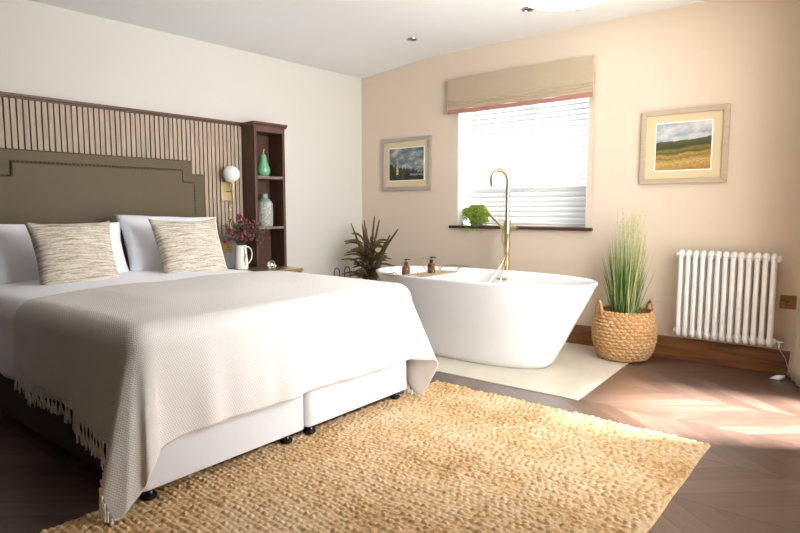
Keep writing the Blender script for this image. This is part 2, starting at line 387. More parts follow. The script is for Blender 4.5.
# window: reveal lining, frame, pane, sill
rv = MB(); e = 0.004
rv.box(WX0, WX0 + e, DB + 0.001, DB + 0.30, WZ0, WZ1); rv.box(WX1 - e, WX1, DB + 0.001, DB + 0.30, WZ0, WZ1); rv.box(WX0, WX1, DB + 0.001, DB + 0.30, WZ1 - e, WZ1)
win = bpy.data.objects.new('window_1', None); col.objects.link(win); struct(win)
rv.build('window_reveal', 'white_frame', win, smooth=False)
fr = MB(); fy0, fy1 = DB + 0.235, DB + 0.29
fr.box(WX0, WX0 + 0.05, fy0, fy1, WZ0, WZ1); fr.box(WX1 - 0.05, WX1, fy0, fy1, WZ0, WZ1); fr.box(WX0 + .05, WX1 - .05, fy0, fy1, WZ0, WZ0 + 0.06); fr.box(WX0 + .05, WX1 - .05, fy0, fy1, WZ1 - 0.05, WZ1)
fr.box(-2.215, -2.165, fy0, fy1, WZ0 + .06, WZ1 - .05)
fr.build('window_frame', 'white_frame', win, smooth=False, bevel=0.004)
pn = MB(); pn.box(WX0 + .05, WX1 - .05, DB + 0.26, DB + 0.265, WZ0 + .06, WZ1 - .05); pn.build('window_pane', 'pane', win, smooth=False)
sl = MB(); sl.box(-2.835, -1.555, DB - 0.035, DB + 0.235, 0.880, 0.904); lab(sl.build('window_sill', 'sill', win, smooth=False, bevel=0.004), 'dark brown wooden window sill')

# ------------------------------------------------------------------ venetian blind
vb = thing('venetian_blind', 'white slatted venetian blind hanging inside the window recess', 'blind', (-2.19, DB + 0.17, 0))
hw = 0.545
MB().box(-hw, hw, -0.02, 0.03, 2.03, 2.075).build('headrail', 'slat_white', vb, smooth=False, bevel=0.003)
s = MB(); z = 1.995; i = 0
while z > 0.955:
    tl = math.radians(30 if z > 1.22 else 66)
    dy, dz = 0.023 * math.cos(tl), 0.023 * math.sin(tl)
    s.add([(-hw, -dy, z - dz), (hw, -dy, z - dz), (hw, 0, z + 0.003), (-hw, 0, z + 0.003), (hw, dy, z + dz), (-hw, dy, z + dz)] +
          [(-hw, -dy, z - dz - .002), (hw, -dy, z - dz - .002), (hw, 0, z + 0.001), (-hw, 0, z + 0.001), (hw, dy, z + dz - .002), (-hw, dy, z + dz - .002)],
          [(0, 1, 2, 3), (3, 2, 4, 5), (7, 6, 9, 8), (8, 9, 11, 10), (0, 6, 7, 1), (5, 4, 10, 11)])
    z -= 0.0415
s.build('slats', 'slat_white', vb, recalc=False)
MB().box(-hw, hw, -0.022, 0.022, 0.915, 0.932).build('bottom_rail', 'slat_white', vb, smooth=False, bevel=0.003)
for x in (-0.42, 0.0, 0.42):
    cd = MB(); cd.tube([(x, -0.026, 0.93), (x, -0.026, 2.03)], 0.0009, 5); cd.build('lift_cord', 'slat_white', vb)

# ------------------------------------------------------------------ roman blind
rb = thing('roman_blind', 'beige linen roman blind with a pink hem, folded up above the window', 'blind', (-2.215, DB, 0))
x0, x1 = -0.622, 0.648
pf = [(-0.003, 2.155), (-0.050, 2.158), (-0.056, 2.12), (-0.052, 1.985), (-0.060, 1.972), (-0.054, 1.960), (-0.064, 1.948), (-0.056, 1.938), (-0.068, 1.924), (-0.058, 1.912), (-0.062, 1.900), (-0.045, 1.902), (-0.040, 1.95), (-0.012, 1.96)]
m = MB(); nx = 40; L = len(pf); vs = []; fs = []
for i in range(nx + 1):
    x = x0 + (x1 - x0) * i / nx; sag = 0.006 * math.sin(PI * i / nx) 
    for k, (y, z) in enumerate(pf):
        low = 1 if z < 2.0 else 0
        vs.append((x, y + 0.0015 * math.sin(i * 0.9 + k), z - low * (sag + 0.0015 * math.sin(i * .55 + k * 1.3))))
for i in range(nx):
    for k in range(L): fs.append((i * L + k, i * L + (k + 1) % L, (i + 1) * L + (k + 1) % L, (i + 1) * L + k))
fs += [tuple(range(L)), tuple(reversed(range(nx * L, nx * L + L)))]
m.add(vs, fs).build('blind_fabric', 'roman', rb, sharp=50)
m = MB(); vs = []; fs = []
hp = [(-0.061, 1.899), (-0.063, 1.866), (-0.057, 1.864), (-0.055, 1.899)]
for i in range(nx + 1):
    x = x0 + (x1 - x0) * i / nx; sag = 0.006 * math.sin(PI * i / nx)
    for k, (y, z) in enumerate(hp): vs.append((x, y, z - sag + 0.0015 * math.sin(i * .55)))
for i in range(nx):
    for k in range(4): fs.append((i * 4 + k, i * 4 + (k + 1) % 4, (i + 1) * 4 + (k + 1) % 4, (i + 1) * 4 + k))
fs += [(0, 1, 2, 3), (nx * 4 + 3, nx * 4 + 2, nx * 4 + 1, nx * 4)]
lab(m.add(vs, fs).build('hem_band', 'roman_hem', rb), 'pink hem band')
MB().tube([(x1 + 0.004, -0.03, 2.13), (x1 + 0.010, -0.012, 1.6), (x1 + 0.010, -0.01, 1.12)], 0.0016, 6).build('pull_cord', 'cord', rb)

# ------------------------------------------------------------------ slatted wall panel
ROT = -TH
def on_left(name, label, cat, v, s, z=0.0, group=None):
    return thing(name, label, cat, LW(v, s, z), ROT, group)
wp = on_left('wall_panel', 'pale vertical slat panelling with dark gaps and a walnut cap along the bed wall', 'panelling', 0, 0)
S0, S1 = -3.575, -1.381
MB().box(0.001, 0.012, S0, S1, 0.0, 1.715).build('backing', 'dark_wood', wp, smooth=False)
m = MB(); sp = 0.0342; k = 0; s_ = S1 - 0.004
while s_ - 0.0255 > S0:
    m.box(0.012, 0.030, s_ - 0.0255, s_, 0.835, 1.713); s_ -= sp
m.build('slats', 'slat', wp, smooth=False)
MB().prism([(0.001, 1.715), (0.040, 1.715), (0.040, 1.722), (0.048, 1.727), (0.048, 1.742), (0.001, 1.745)], 'y', S0, S1).build('cap_rail', 'dark_wood_y', wp, smooth=False)
MB().prism([(0.012, 0.80), (0.040, 0.80), (0.040, 0.825), (0.033, 0.835), (0.012, 0.835)], 'y', S0, S1).build('dado_rail', 'grey_paint', wp, smooth=False)
MB().box(0.012, 0.022, S0, S1, 0.0, 0.80).build('lower_panel', 'grey_paint', wp, smooth=False)

# sockets by the bedside
def socket(name, label, loc, rotz, gang=2, group=None):
    t = thing(name, label, 'socket', loc, rotz, group)
    w = 0.146 if gang == 2 else 0.086
    MB().box(-w / 2, w / 2, -0.006, 0, -0.043, 0.043).build('face_plate', 'old_brass', t, smooth=False, bevel=0.002)
    n_ = gang
    for k in range(n_):
        cx = (k - (n_ - 1) / 2) * 0.07
        MB().box(cx - 0.008, cx + 0.008, -0.010, -0.006, 0.014, 0.034).build('rocker', 'old_brass', t, smooth=False, bevel=0.001)
        q = MB()
        for a, b_ in ((0, 0.002), (-0.011, -0.018), (0.011, -0.018)): q.box(cx + a - 0.0035, cx + a + 0.0035, -0.0065, -0.0058, b_ - 0.004, b_ + 0.004)
        q.build('pin_holes', 'black_plastic', t, smooth=False)
    return t
q = LW(0.023, -1.565, 0.735); socket('wall_socket', 'brass double socket on the grey strip behind the bedside jug', q, ROT + PI / 2)

# ------------------------------------------------------------------ headboard
hb = on_left('headboard', 'olive brown upholstered headboard with stepped corners behind the bed', 'headboard', 0, -2.475)
def stepped(hw, sw, z0, zt, st, r=0.012):
    return [(-hw, z0), (hw, z0), (hw, zt - st), (hw - sw, zt - st), (hw - sw, zt), (-hw + sw, zt), (-hw + sw, zt - st), (-hw, zt - st)]
out = stepped(0.725, 0.098, 0.33, 1.405, 0.098)
MB().prism(out, 'x', 0.034, 0.088).build('upholstered_border', 'olive', hb, bevel=0.010, seg=3, sharp=30)
inn = stepped(0.632, 0.088, 0.34, 1.328, 0.085)
MB().prism(inn, 'x', 0.080, 0.100).build('inner_panel', 'olive', hb, bevel=0.012, seg=3, sharp=30)
pp = MB(); path = [(-0.632, 0.36), (-0.632, 1.243), (-0.544, 1.243), (-0.544, 1.328), (0.544, 1.328), (0.544, 1.243), (0.632, 1.243), (0.632, 0.36)]
pp.tube([(0.090, a, b_) for a, b_ in path], 0.0085, 8); pp.build('piping', 'olive_dark', hb)
nl = MB()
for i in range(len(path) - 1):
    a, b_ = Vector(path[i]), Vector(path[i + 1]); k = max(1, int((b_ - a).length / 0.024))
    for j in range(k):
        p = a.lerp(b_, j / k); nl.ball((0.097, p.x, p.y), 0.0042, 6, 4)
nl.build('nail_trim', 'old_brass', hb)['kind'] = 'stuff'

# ------------------------------------------------------------------ shelf unit
su = on_left('shelf_unit', 'tall dark walnut open shelf unit beside the slat panelling', 'shelf', 0, -1.248)
hw_, dp = 0.132, 0.205
MB().box(0.002, dp, -hw_, -hw_ + 0.024, 0, 1.705).build('side_panel', 'dark_wood', su, smooth=False, bevel=0.002)
MB().box(0.002, dp, hw_ + 0.007, hw_ + 0.031, 0, 1.705).build('side_panel', 'dark_wood', su, smooth=False, bevel=0.002)
hA, hB = -hw_ + 0.024, hw_ + 0.007
MB().box(0.002, 0.012, hA, hB, 0.05, 1.70).build('back_panel', 'dark_wood', su, smooth=False)
for z in (1.313, 0.903, 0.50, 0.10):
    MB().box(0.012, dp - 0.004, hA, hB, z - 0.022, z).build('shelf', 'shelf_edge', su, smooth=False, bevel=0.001)
MB().box(0.012, dp - 0.002, hA, hB, 1.665, 1.705).build('top_rail', 'dark_wood_y', su, smooth=False)
MB().prism([(0.002, 1.705), (dp + 0.002, 1.705), (dp + 0.006, 1.718), (dp + 0.020, 1.722), (dp + 0.020, 1.738), (0.002, 1.738)], 'y', -hw_ - 0.016, hw_ + 0.047).build('cornice', 'dark_wood_y', su, smooth=False)

# pear and vase on the shelves
pr = on_left('ceramic_pear', 'glossy green ceramic pear on the top shelf', 'ornament', 0.12, -1.240, 1.313)
prof = [(0.001, 0), (0.030, 0.001), (0.047, 0.018), (0.056, 0.045), (0.053, 0.072), (0.040, 0.100), (0.031, 0.125), (0.029, 0.148), (0.024, 0.170), (0.012, 0.184), (0.001, 0.187)]
MB().lathe(prof, n=32).build('pear_body', 'pear', pr)
MB().tube([(0, 0, 0.18), (0, 0.002, 0.20), (0, 0.008, 0.222)], [0.006, 0.004, 0.005], 8).build('stem', 'stem', pr)
vs_ = on_left('bottle_vase', 'grey embossed bottle vase on the middle shelf', 'vase', 0.115, -1.232, 0.903); vs_.scale = (1, 1, 1.1)
MB().lathe([(0.001, 0), (0.055, 0), (0.064, 0.012), (0.066, 0.06), (0.066, 0.165), (0.058, 0.185)], n=36).build('vase_body', 'vase', vs_)
MB().lathe([(0.058, 0.185), (0.040, 0.202), (0.027, 0.212), (0.024, 0.238), (0.028, 0.245), (0.022, 0.245), (0.018, 0.22)], n=28).build('vase_neck', 'vase_neck', vs_)

# ------------------------------------------------------------------ wall lamp
wl = on_left('wall_lamp', 'brass wall lamp with a round white globe beside the headboard', 'lamp', 0.030, -1.540, 1.185)
MB().box(0, 0.016, -0.046, 0.046, -0.075, 0.075).build('backplate', 'brass', wl, smooth=False, bevel=0.003)
MB().tube([(0.016, 0.0, 0.0), (0.075, 0.0, 0.0), (0.085, 0.0, 0.006), (0.088, 0.0, 0.015), (0.088, 0.0, 0.062)], 0.007, 10).build('arm', 'brass', wl)
MB().lathe([(0.012, 0), (0.022, 0.004), (0.022, 0.018), (0.010, 0.020)], (0.088, 0, 0.06), 20).build('cup', 'brass', wl)
MB().ball((0.088, 0, 0.134), 0.066, 32, 18).build('globe', 'lamp_globe', wl)
rd = on_left('reading_light', 'slim brass reading light stalk beside the globe lamp', 'lamp', 0.030, -1.505, 1.06)
MB().box(0, 0.012, -0.012, 0.012, -0.03, 0.03).build('backplate', 'brass', rd, smooth=False, bevel=0.002)
MB().tube([(0.012, 0, 0), (0.03, 0, 0.0), (0.045, 0, 0.02), (0.05, 0, 0.06), (0.05, 0, 0.15)], 0.0045, 8).build('stalk', 'brass', rd)
MB().tube([(0.05, 0, 0.15), (0.055, 0, 0.20)], [0.010, 0.012], 12).build('lamp_head', 'brass', rd)

# ------------------------------------------------------------------ nightstand
ns = on_left('nightstand', 'bedside table with a brass edged top behind the bed corner', 'nightstand', 0.25, -1.46)
MB().box(0.0 - 0.19, 0.165, -0.20, 0.20, 0.12, 0.565).build('cabinet_body', 'dark_wood_y', ns, smooth=False, bevel=0.003)
ns.location = LW(0.46, -1.46)
MB().box(-0.20, 0.175, -0.21, 0.21, 0.566, 0.590).build('table_top', 'brass', ns, smooth=False, bevel=0.003)
for z in (0.14, 0.35):
    dr = MB().box(0.165, 0.180, -0.19, 0.19, z, z + 0.20); d_ = dr.build('drawer', 'dark_wood_y', ns, smooth=False, bevel=0.003)
    MB().ball((0.192, 0, z + 0.10), 0.012, 12, 8).build('knob', 'brass', d_)
for a, b_ in ((-0.17, -0.18), (-0.17, 0.18), (0.145, -0.18), (0.145, 0.18)):
    MB().tube([(a, b_, 0), (a, b_, 0.125)], [0.010, 0.016], 12).build('leg', 'brass', ns)
# jug with flowers
jg = on_left('jug', 'cream pottery jug with a grey drip mark on the bedside table', 'jug', 0.36, -1.625, 0.590)
MB().lathe([(0.001, 0), (0.050, 0), (0.054, 0.004), (0.053, 0.05), (0.047, 0.11), (0.043, 0.16), (0.044, 0.182), (0.040, 0.182), (0.039, 0.16), (0.044, 0.10), (0.048, 0.01), (0.001, 0.008)], n=36).build('jug_body', 'jug', jg)
hp_ = [(0, 0.040, 0.165), (0, 0.062, 0.168), (0, 0.088, 0.150), (0, 0.098, 0.115), (0, 0.090, 0.075), (0, 0.070, 0.045), (0, 0.050, 0.032)]
MB().tube(hp_, 0.0055, 10).build('handle', 'jug', jg)
dm = MB()
def jr(z): return 0.0545 - 0.0115 * min(1, max(0, (z - 0.03) / 0.14))
for a0, w_, z0, z1 in ((0.0, 0.10, 0.03, 0.178), (0.12, 0.16, 0.085, 0.12), (-0.10, 0.12, 0.06, 0.10)):
    vs = []; fs = []
    for i in range(9):
        z = z0 + (z1 - z0) * i / 8; ww = w_ * (0.5 + 0.5 * math.sin(PI * (0.15 + 0.7 * i / 8))) * 0.9
        for a in (a0 - ww, a0, a0 + ww): vs.append(((jr(z) + 0.001) * math.cos(a), (jr(z) + 0.001) * math.sin(a), z))
    for i in range(8):
        for k in range(2): fs.append((i * 3 + k, i * 3 + k + 1, i * 3 + k + 4, i * 3 + k + 3))
    dm.add(vs, fs)
dm.build('drip_mark', 'jug_mark', jg, recalc=False)
fl = on_left('flower_bouquet', 'dark pink blooms with plum coloured twigs standing in the cream jug', 'flowers', 0.36, -1.625, 0.60); fl.scale = (1, 1, 1.09)
rnd = random.Random(3); tw = MB(); tg = MB(); bl = MB()
def leafq(mb, p, d, ln, wd, rn):
    a = d.cross(Vector((rn.uniform(-1, 1), rn.uniform(-1, 1), rn.uniform(-1, 1)))); a = a.normalized() * wd if a.length > 1e-4 else Vector((wd, 0, 0))
    d = d.normalized() * ln; mb.add([p, p + d * 0.45 + a, p + d, p + d * 0.45 - a], [(0, 1, 2, 3)])
tips = [(0.02, -0.02, 0.36), (0.03, 0.02, 0.33), (0.0, 0.06, 0.27), (0.05, 0.11, 0.26), (0.03, 0.16, 0.24), (0.06, 0.19, 0.25), (0.04, 0.22, 0.20), (0.0, -0.06, 0.29), (0.05, -0.10, 0.24), (0.02, -0.13, 0.20),
        (0.03, 0.07, 0.20), (0.08, 0.17, 0.19), (0.06, 0.0, 0.24), (0.05, 0.13, 0.17), (0.0, -0.09, 0.34), (-0.03, 0.03, 0.31), (0.02, 0.10, 0.31), (0.05, 0.16, 0.12), (0.06, -0.05, 0.22), (0.08, 0.05, 0.22), (0.03, -0.02, 0.27)]
tips += [(rnd.uniform(-.06, .08), rnd.uniform(-.13, .19), rnd.uniform(.20, .31)) for _ in range(34)]
for i, tp in enumerate(tips):
    tp = Vector(tp); base = Vector((rnd.uniform(-.015, .015), rnd.uniform(-.015, .015), 0.03)); neck = Vector((rnd.uniform(-.02, .02), rnd.uniform(-.025, .025), 0.18))
    if tp.z < 0.2: neck.z = 0.18; mid = Vector((tp.x * .6, tp.y * .6, 0.235))
    else: mid = neck.lerp(tp, 0.5) + Vector((0, 0, 0.01))
    tw.tube([base, neck, mid, tp], 0.0013, 5)
    for j in range(70):
        q = rnd.random(); p = neck.lerp(mid, q * 2) if q < .5 else mid.lerp(tp, q * 2 - 1)
        d = Vector((rnd.uniform(-1, 1), rnd.uniform(-1, 1), rnd.uniform(-.3, 1)))
        leafq(tw if rnd.random() < .72 else tg, p, d, rnd.uniform(.014, .034), 0.0048, rnd)
    if (i % 3 != 2 or i < 10) and i < 21:
        bl = MB()
        for j in range(rnd.choice((1, 2, 3))):
            c = tp + Vector((rnd.uniform(-.012, .012), rnd.uniform(-.016, .016), rnd.uniform(-.014, .014)))
            bl.ball(c, rnd.uniform(.008, .014), 8, 6, 1.1)
            for k in range(10):
                d = Vector((rnd.uniform(-1, 1), rnd.uniform(-1, 1), rnd.uniform(-1, 1))); leafq(bl, c, d, .017, .006, rnd)
        bl.build('bloom', 'bloom', fl, recalc=False)
lab(tw.build('plum_foliage', 'twig', fl, smooth=False, recalc=False), 'plum coloured twigs'); lab(tg.build('green_foliage', 'twig_green', fl, smooth=False, recalc=False), 'olive green twigs')
gb = on_left('glass_ornament', 'small cut glass ornament on the bedside table under the shelves', 'ornament', 0.44, -1.405, 0.590)
m = MB(); m.lathe([(0.001, 0), (0.026, 0), (0.036, 0.018), (0.034, 0.036), (0.020, 0.056), (0.001, 0.064)], n=8); m.build('cut_glass_body', 'clear', gb, smooth=False)
tag(gb, 'small cut glass ornament on the bedside table under the shelves', 'ornament')

# ------------------------------------------------------------------ bed (divan in two halves)
XH, XF, YN, YF = -3.86, -1.868, 0.930, 2.435
RUGZ = 0.012
bed = thing('bed', 'pale grey fabric divan bed base on black feet with its mattress', 'bed', (0, 0, 0))
ym = 1.692
def rbox(x0, x1, y0, y1, z0, z1, r=0.03, n=5):
    poly = []
    for cx, cy, a0 in ((x1 - r, y1 - r, 0), (x0 + r, y1 - r, 90), (x0 + r, y0 + r, 180), (x1 - r, y0 + r, 270)):
        for k in range(n + 1):
            a = math.radians(a0 + 90 * k / n); poly.append((cx + r * math.cos(a), cy + r * math.sin(a)))
    return MB().prism(poly, 'z', z0, z1)
rbox(XH, XF, YN, ym - 0.004, 0.062, 0.355).build('divan_half', 'divan', bed, bevel=0.006)
rbox(XH, XF, ym + 0.004, YF, 0.062, 0.355).build('divan_half', 'divan', bed, bevel=0.006)
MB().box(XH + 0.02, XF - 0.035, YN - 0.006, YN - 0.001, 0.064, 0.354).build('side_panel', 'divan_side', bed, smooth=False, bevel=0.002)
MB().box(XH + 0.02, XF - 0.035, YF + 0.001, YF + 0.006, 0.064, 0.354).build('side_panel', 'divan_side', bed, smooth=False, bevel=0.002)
rbox(XH, XF - 0.01, YN, YF, 0.357, 0.575, 0.05).build('mattress', 'linen_white', bed, bevel=0.02, seg=3)
ft = MB().lathe([(0.001, 0), (0.026, 0), (0.029, 0.006), (0.027, 0.014), (0.020, 0.020), (0.016, 0.030), (0.020, 0.040), (0.026, 0.050)], n=24)
foot = None
for fx, fy, fz in ((XF - 0.055, 0.985, RUGZ), (XF - 0.055, ym - 0.075, RUGZ), (XF - 0.055, ym + 0.065, RUGZ), (XF - 0.055, 2.385, RUGZ), (XH + 0.1, 0.99, 0), (XH + 0.1, ym - .07, 0), (XH + 0.1, ym + .07, 0), (XH + 0.1, 2.38, 0)):
    if foot is None: foot = ft.build('foot', 'black_plastic', bed); c = foot
    else: c = copy_part(foot, bed)
    c.location = (fx, fy, fz)

# ---- draping cloth over the mattress: rounded edges, cone folds at the corners
def drape(x_start, p_len, qn_len, qf_len, xf, yn, yf, ztop, R, nx, nyy, flare, wrinkle, side_flare=0.05, fold=0.42, swing=0.0, skew=0.0, foldf=0.42, seed=0, bulge=0.03, xh=XH, corner_add=0.0, slant=0.0, spread_=0.12, edge_drop=0.0):
    """cloth parameter a runs from x_start towards the foot and past it by p_len; b runs across and past both sides"""
    ax = np.concatenate([np.linspace(0, 1, nx)])
    La = (xf - R) - x_start + p_len; Lb = (yf - R) - (yn + R) + qn_len + qf_len
    V = np.zeros((nx, nyy, 3)); UV = np.zeros((nx, nyy, 2))
    rs = np.random.RandomState(seed); ph = rs.uniform(0, 6.28, 12); ph[6], ph[7] = 1.0, 4.0
    for i in range(nx):
        for j in range(nyy):
            b = Lb * j / (nyy - 1)
            a = (La - slant * (1 - b / Lb) + corner_add * math.exp(-((b - qn_len * 0.75) / 0.20) ** 2)) * i / (nx - 1)
            sk = 1.25 * skew * (a / La - 0.5)
            xx = x_start + slant * (1 - b / Lb) + a; yy = yn + R - qn_len + b - sk * max(0.0, 1 - 2 * b / Lb)
            p = max(0.0, xx - (xf - R)); qn = max(0.0, (yn + R) - yy); qf = max(0.0, yy - (yf - R)); q = max(qn, qf)
            sg = -1 if qn > qf else 1
            r = math.hypot(p, q)
            if r > 0:
                ph_ = math.atan2(q, p)      # 0 = foot face, 90 = side face
                fl = flare * (1 - ph_ / (PI / 2)) + side_flare * ph_ / (PI / 2)
                arc = R * PI / 2
                if r < arc: h = R * math.sin(r / R); d = R * (1 - math.cos(r / R)); e = 0
                else:
                    e = r - arc; h = R + e * fl; d = R + e * math.sqrt(1 - fl * fl)
                cx = min(xx, xf - R); cy = min(max(yy, yn + R), yf - R)
                ux, uy = math.cos(ph_), sg * math.sin(ph_)
                x = cx + h * ux; y = cy + h * uy; z = ztop - d
                if p > 0 and q > 0 and e > 0:
                    g_ = lambda c_, w_: math.exp(-((math.degrees(ph_) - c_) / w_) ** 2)
                    tap_ = min(1, math.degrees(ph_) / 6) * min(1, (90 - math.degrees(ph_)) / 6)
                    D = e * tap_ * (fold * (0.7 * g_(22, 16) + 0.8 * g_(60, 15)) if sg < 0 else foldf * g_(27, 17))
                    sw = swing if sg < 0 else 0.0
                    ox, oy = (math.sin(PI / 4 - sw), sg * math.cos(PI / 4 - sw))
                    x += D * ox; y += D * oy
                    lat = e * spread_ * math.sin(4 * ph_)
                    if lat > 0: y += lat * -sg
                    else: x += lat
                    z += e - math.sqrt(max(0.0, e * e - D * D))
                # hanging folds
                t = e if r > 0 else 0
                wv = wrinkle * min(1, t / 0.25)
                if q == 0 and p > 0:
                    x += wv * (0.6 * math.sin(yy * 9 + ph[0]) + 0.5 * math.sin(yy * 17 + ph[1]) ** 3 + 0.3 * math.sin(yy * 31 + ph[2]))
                elif p == 0 and q > 0:
                    y += sg * wv * (0.7 * math.sin(xx * 8 + ph[3]) + 0.5 * math.sin(xx * 15 + ph[4]) + 0.3 * math.sin(xx * 29 + ph[5]))
            else:
                x, y, z = xx, yy, ztop
            # gentle quilt bulge on top
            tx = (min(x, xf) - xh) / (xf - xh); ty = (y - yn) / (yf - yn)
            if 0 < ty < 1 and tx > 0:
                fall = min(1, (1 - min(1, tx)) * 5) * min(1, ty * 5) * min(1, (1 - ty) * 5)
                if z > ztop - R * 0.9:
                    z += bulge * fall + 0.004 * math.sin(xx * 7 + ph[6] + yy * 3) * fall + 0.003 * math.sin(yy * 13 + xx * 5 + ph[7]) * fall
            z -= edge_drop * math.exp(-(a / 0.12) ** 2)
            V[i, j] = (x, y, max(z, 0.02)); UV[i, j] = (a, b)
    return V, UV
def grid_obj(name, V, UV, mat, thick, sub=0):
    nx, ny = V.shape[:2]
    me = bpy.data.meshes.new(name)
    idx = np.arange(nx * ny).reshape(nx, ny)
    F = np.stack([idx[:-1, :-1], idx[1:, :-1], idx[1:, 1:], idx[:-1, 1:]], -1).reshape(-1, 4)
    me.from_pydata(V.reshape(-1, 3).tolist(), [], F.tolist())
    uvl = me.uv_layers.new(name='UVMap'); uvf = UV.reshape(-1, 2)[F.reshape(-1)]
    uvl.data.foreach_set('uv', uvf.astype(np.float32).ravel())
    me.materials.append(M[mat]); me.shade_smooth()
    o = bpy.data.objects.new(name, me); col.objects.link(o)
    if thick:
        s = o.modifiers.new('thickness', 'SOLIDIFY'); s.thickness = thick; s.offset = -1
    return o
Vd, Ud = drape(-3.60, 0.25, 0.40, 0.34, XF + 0.014, YN - 0.010, YF + 0.02, 0.622, 0.075, 90, 110, 0.02, 0.014, side_flare=0.06, fold=0.05, foldf=0.05, seed=4, bulge=0.028)
dv = grid_obj('duvet', Vd, Ud, 'linen_white', 0.012); tag(dv, 'white cotton duvet spread over the bed under the throw', 'duvet')
Vt, Ut = drape(-3.02, 0.45, 0.445, 0.52, XF + 0.032, YN - 0.035, YF + 0.04, 0.643, 0.085, 150, 200, 0.03, 0.019, side_flare=0.05, fold=0.24, foldf=0.42, swing=0.45, skew=0.18, seed=11, bulge=0.028, corner_add=0.07, slant=0.17, spread_=0.12, edge_drop=0.013)
th = grid_obj('throw_blanket', Vt, Ut, 'throw', 0.005); tag(th, 'beige herringbone throw with tasselled ends draped over the foot of the bed', 'blanket')
# fringe on both short ends
rnd = random.Random(5)
for j0, j1 in ((0, 1), (-1, -2)):
    fg = MB()
    nx = Vt.shape[0]
    acc = 0.0
    for k in range(nx - 1):
        p0_, p1_ = Vector(Vt[k, j0]), Vector(Vt[k + 1, j0]); acc += (p1_ - p0_).length
        if acc < 0.023: continue
        acc = 0.0; p = p0_
        ln = rnd.uniform(0.072, 0.100); ln = min(ln, max(0.012, p.z - 0.016)); kn = Vector((rnd.uniform(-.003, .003), rnd.uniform(-.003, .003), -ln * .3))
        for q in range(6):
            o0 = Vector((rnd.uniform(-.007, .007), rnd.uniform(-.002, .002), 0.004)); dx, dy = rnd.uniform(-.011, .011), rnd.uniform(-.009, .009)
            fg.tube([p + o0, p + kn, p + kn + Vector((dx * .6, dy * .6, -ln * .35)), p + kn + Vector((dx, dy, -ln * .7 * rnd.uniform(.8, 1.05)))], [0.0024, 0.0026, 0.0022, 0.0013], 5)
    fg.build('fringe', 'fringe', th, recalc=False)

# ------------------------------------------------------------------ pillows and cushions
def pillow_mesh(w, h, t, n=34, corner=1.0, crumple=0.0, seed=0, pinch=0.07):
    rs = random.Random(seed); ph = [rs.uniform(0, 6.28) for _ in range(8)]
    vs = []; fs = []
    for side in (1, -1):
        for i in range(n + 1):
            for j in range(n + 1):
                u = -1 + 2 * i / n; v = -1 + 2 * j / n
                x = u * w / 2 * (1 - pinch * (1 - v * v) * u * u * 1.0); y = v * h / 2 * (1 - pinch * (1 - u * u) * v * v * 1.0)
                th_ = (max(0, 1 - u ** 2) ** 0.42) * (max(0, 1 - v ** 2) ** 0.42)
                z = side * t / 2 * th_
                z += crumple * th_ * (math.sin(x * 23 + y * 9 + ph[0]) * .5 + math.sin(y * 31 - x * 12 + ph[1]) * .35 + math.sin(x * 49 + y * 21 + ph[2]) * .2)
                vs.append((x, y, z))
    N = (n + 1) * (n + 1)
    for s in (0, 1):
        for i in range(n):
            for j in range(n):
                q = (s * N + i * (n + 1) + j, s * N + (i + 1) * (n + 1) + j, s * N + (i + 1) * (n + 1) + j + 1, s * N + i * (n + 1) + j + 1)
                fs.append(q if s == 0 else tuple(reversed(q)))
    return vs, fs
def pillow(name, label, cat, mat, w, h, t, v, s, z, lean, yaw=0, roll=0, seed=0, crumple=0.004, group=None, pinch=0.07):
    """lean: degrees from vertical, top leaning towards the wall"""
    vs, fs = pillow_mesh(w, h, t, crumple=crumple, seed=seed, pinch=pinch)
    m = MB().add(vs, fs); o = m.build(name, mat, None, sharp=180, recalc=False)
    bm = bmesh.new(); bm.from_mesh(o.data); bmesh.ops.remove_doubles(bm, verts=bm.verts, dist=1e-5); bm.to_mesh(o.data); bm.free(); o.data.shade_smooth()
    # local x -> along the wall, local y -> up, local z -> into the room
    B = Matrix(((0, 0, 1, 0), (1, 0, 0, 0), (0, 1, 0, 0), (0, 0, 0, 1)))
    o.matrix_world = Matrix.Translation(LW(v, s, z)) @ Matrix.Rotation(ROT + math.radians(yaw), 4, 'Z') @ Matrix.Rotation(math.radians(-lean), 4, 'Y') @ Matrix.Rotation(math.radians(roll), 4, 'X') @ B
    return tag(o, label, cat, group)
pillow('bed_pillow', 'large white pillow behind the nearer striped cushion', 'pillow', 'linen_white', 0.80, 0.47, 0.25, 0.40, -2.870, 0.750, 26, seed=1, pinch=0.10, crumple=0.010, group='white bed pillows')
pillow('bed_pillow', 'large white pillow behind the striped cushion nearest the wall lamp', 'pillow', 'linen_white', 0.72, 0.50, 0.25, 0.40, -2.155, 0.775, 26, roll=-2, seed=2, pinch=0.10, crumple=0.012, group='white bed pillows')
pillow('cushion', 'woven striped square cushion nearer the camera on the bed', 'cushion', 'cushion', 0.44, 0.46, 0.18, 0.74, -2.895, 0.765, 24, yaw=0, roll=0, seed=3, pinch=0.13, crumple=0.005, group='striped cushions on the bed')
pillow('cushion', 'woven striped square cushion nearest the wall lamp on the bed', 'cushion', 'cushion', 0.46, 0.46, 0.18, 0.70, -2.205, 0.772, 24, yaw=0, roll=0, seed=4, pinch=0.13, crumple=0.005, group='striped cushions on the bed')

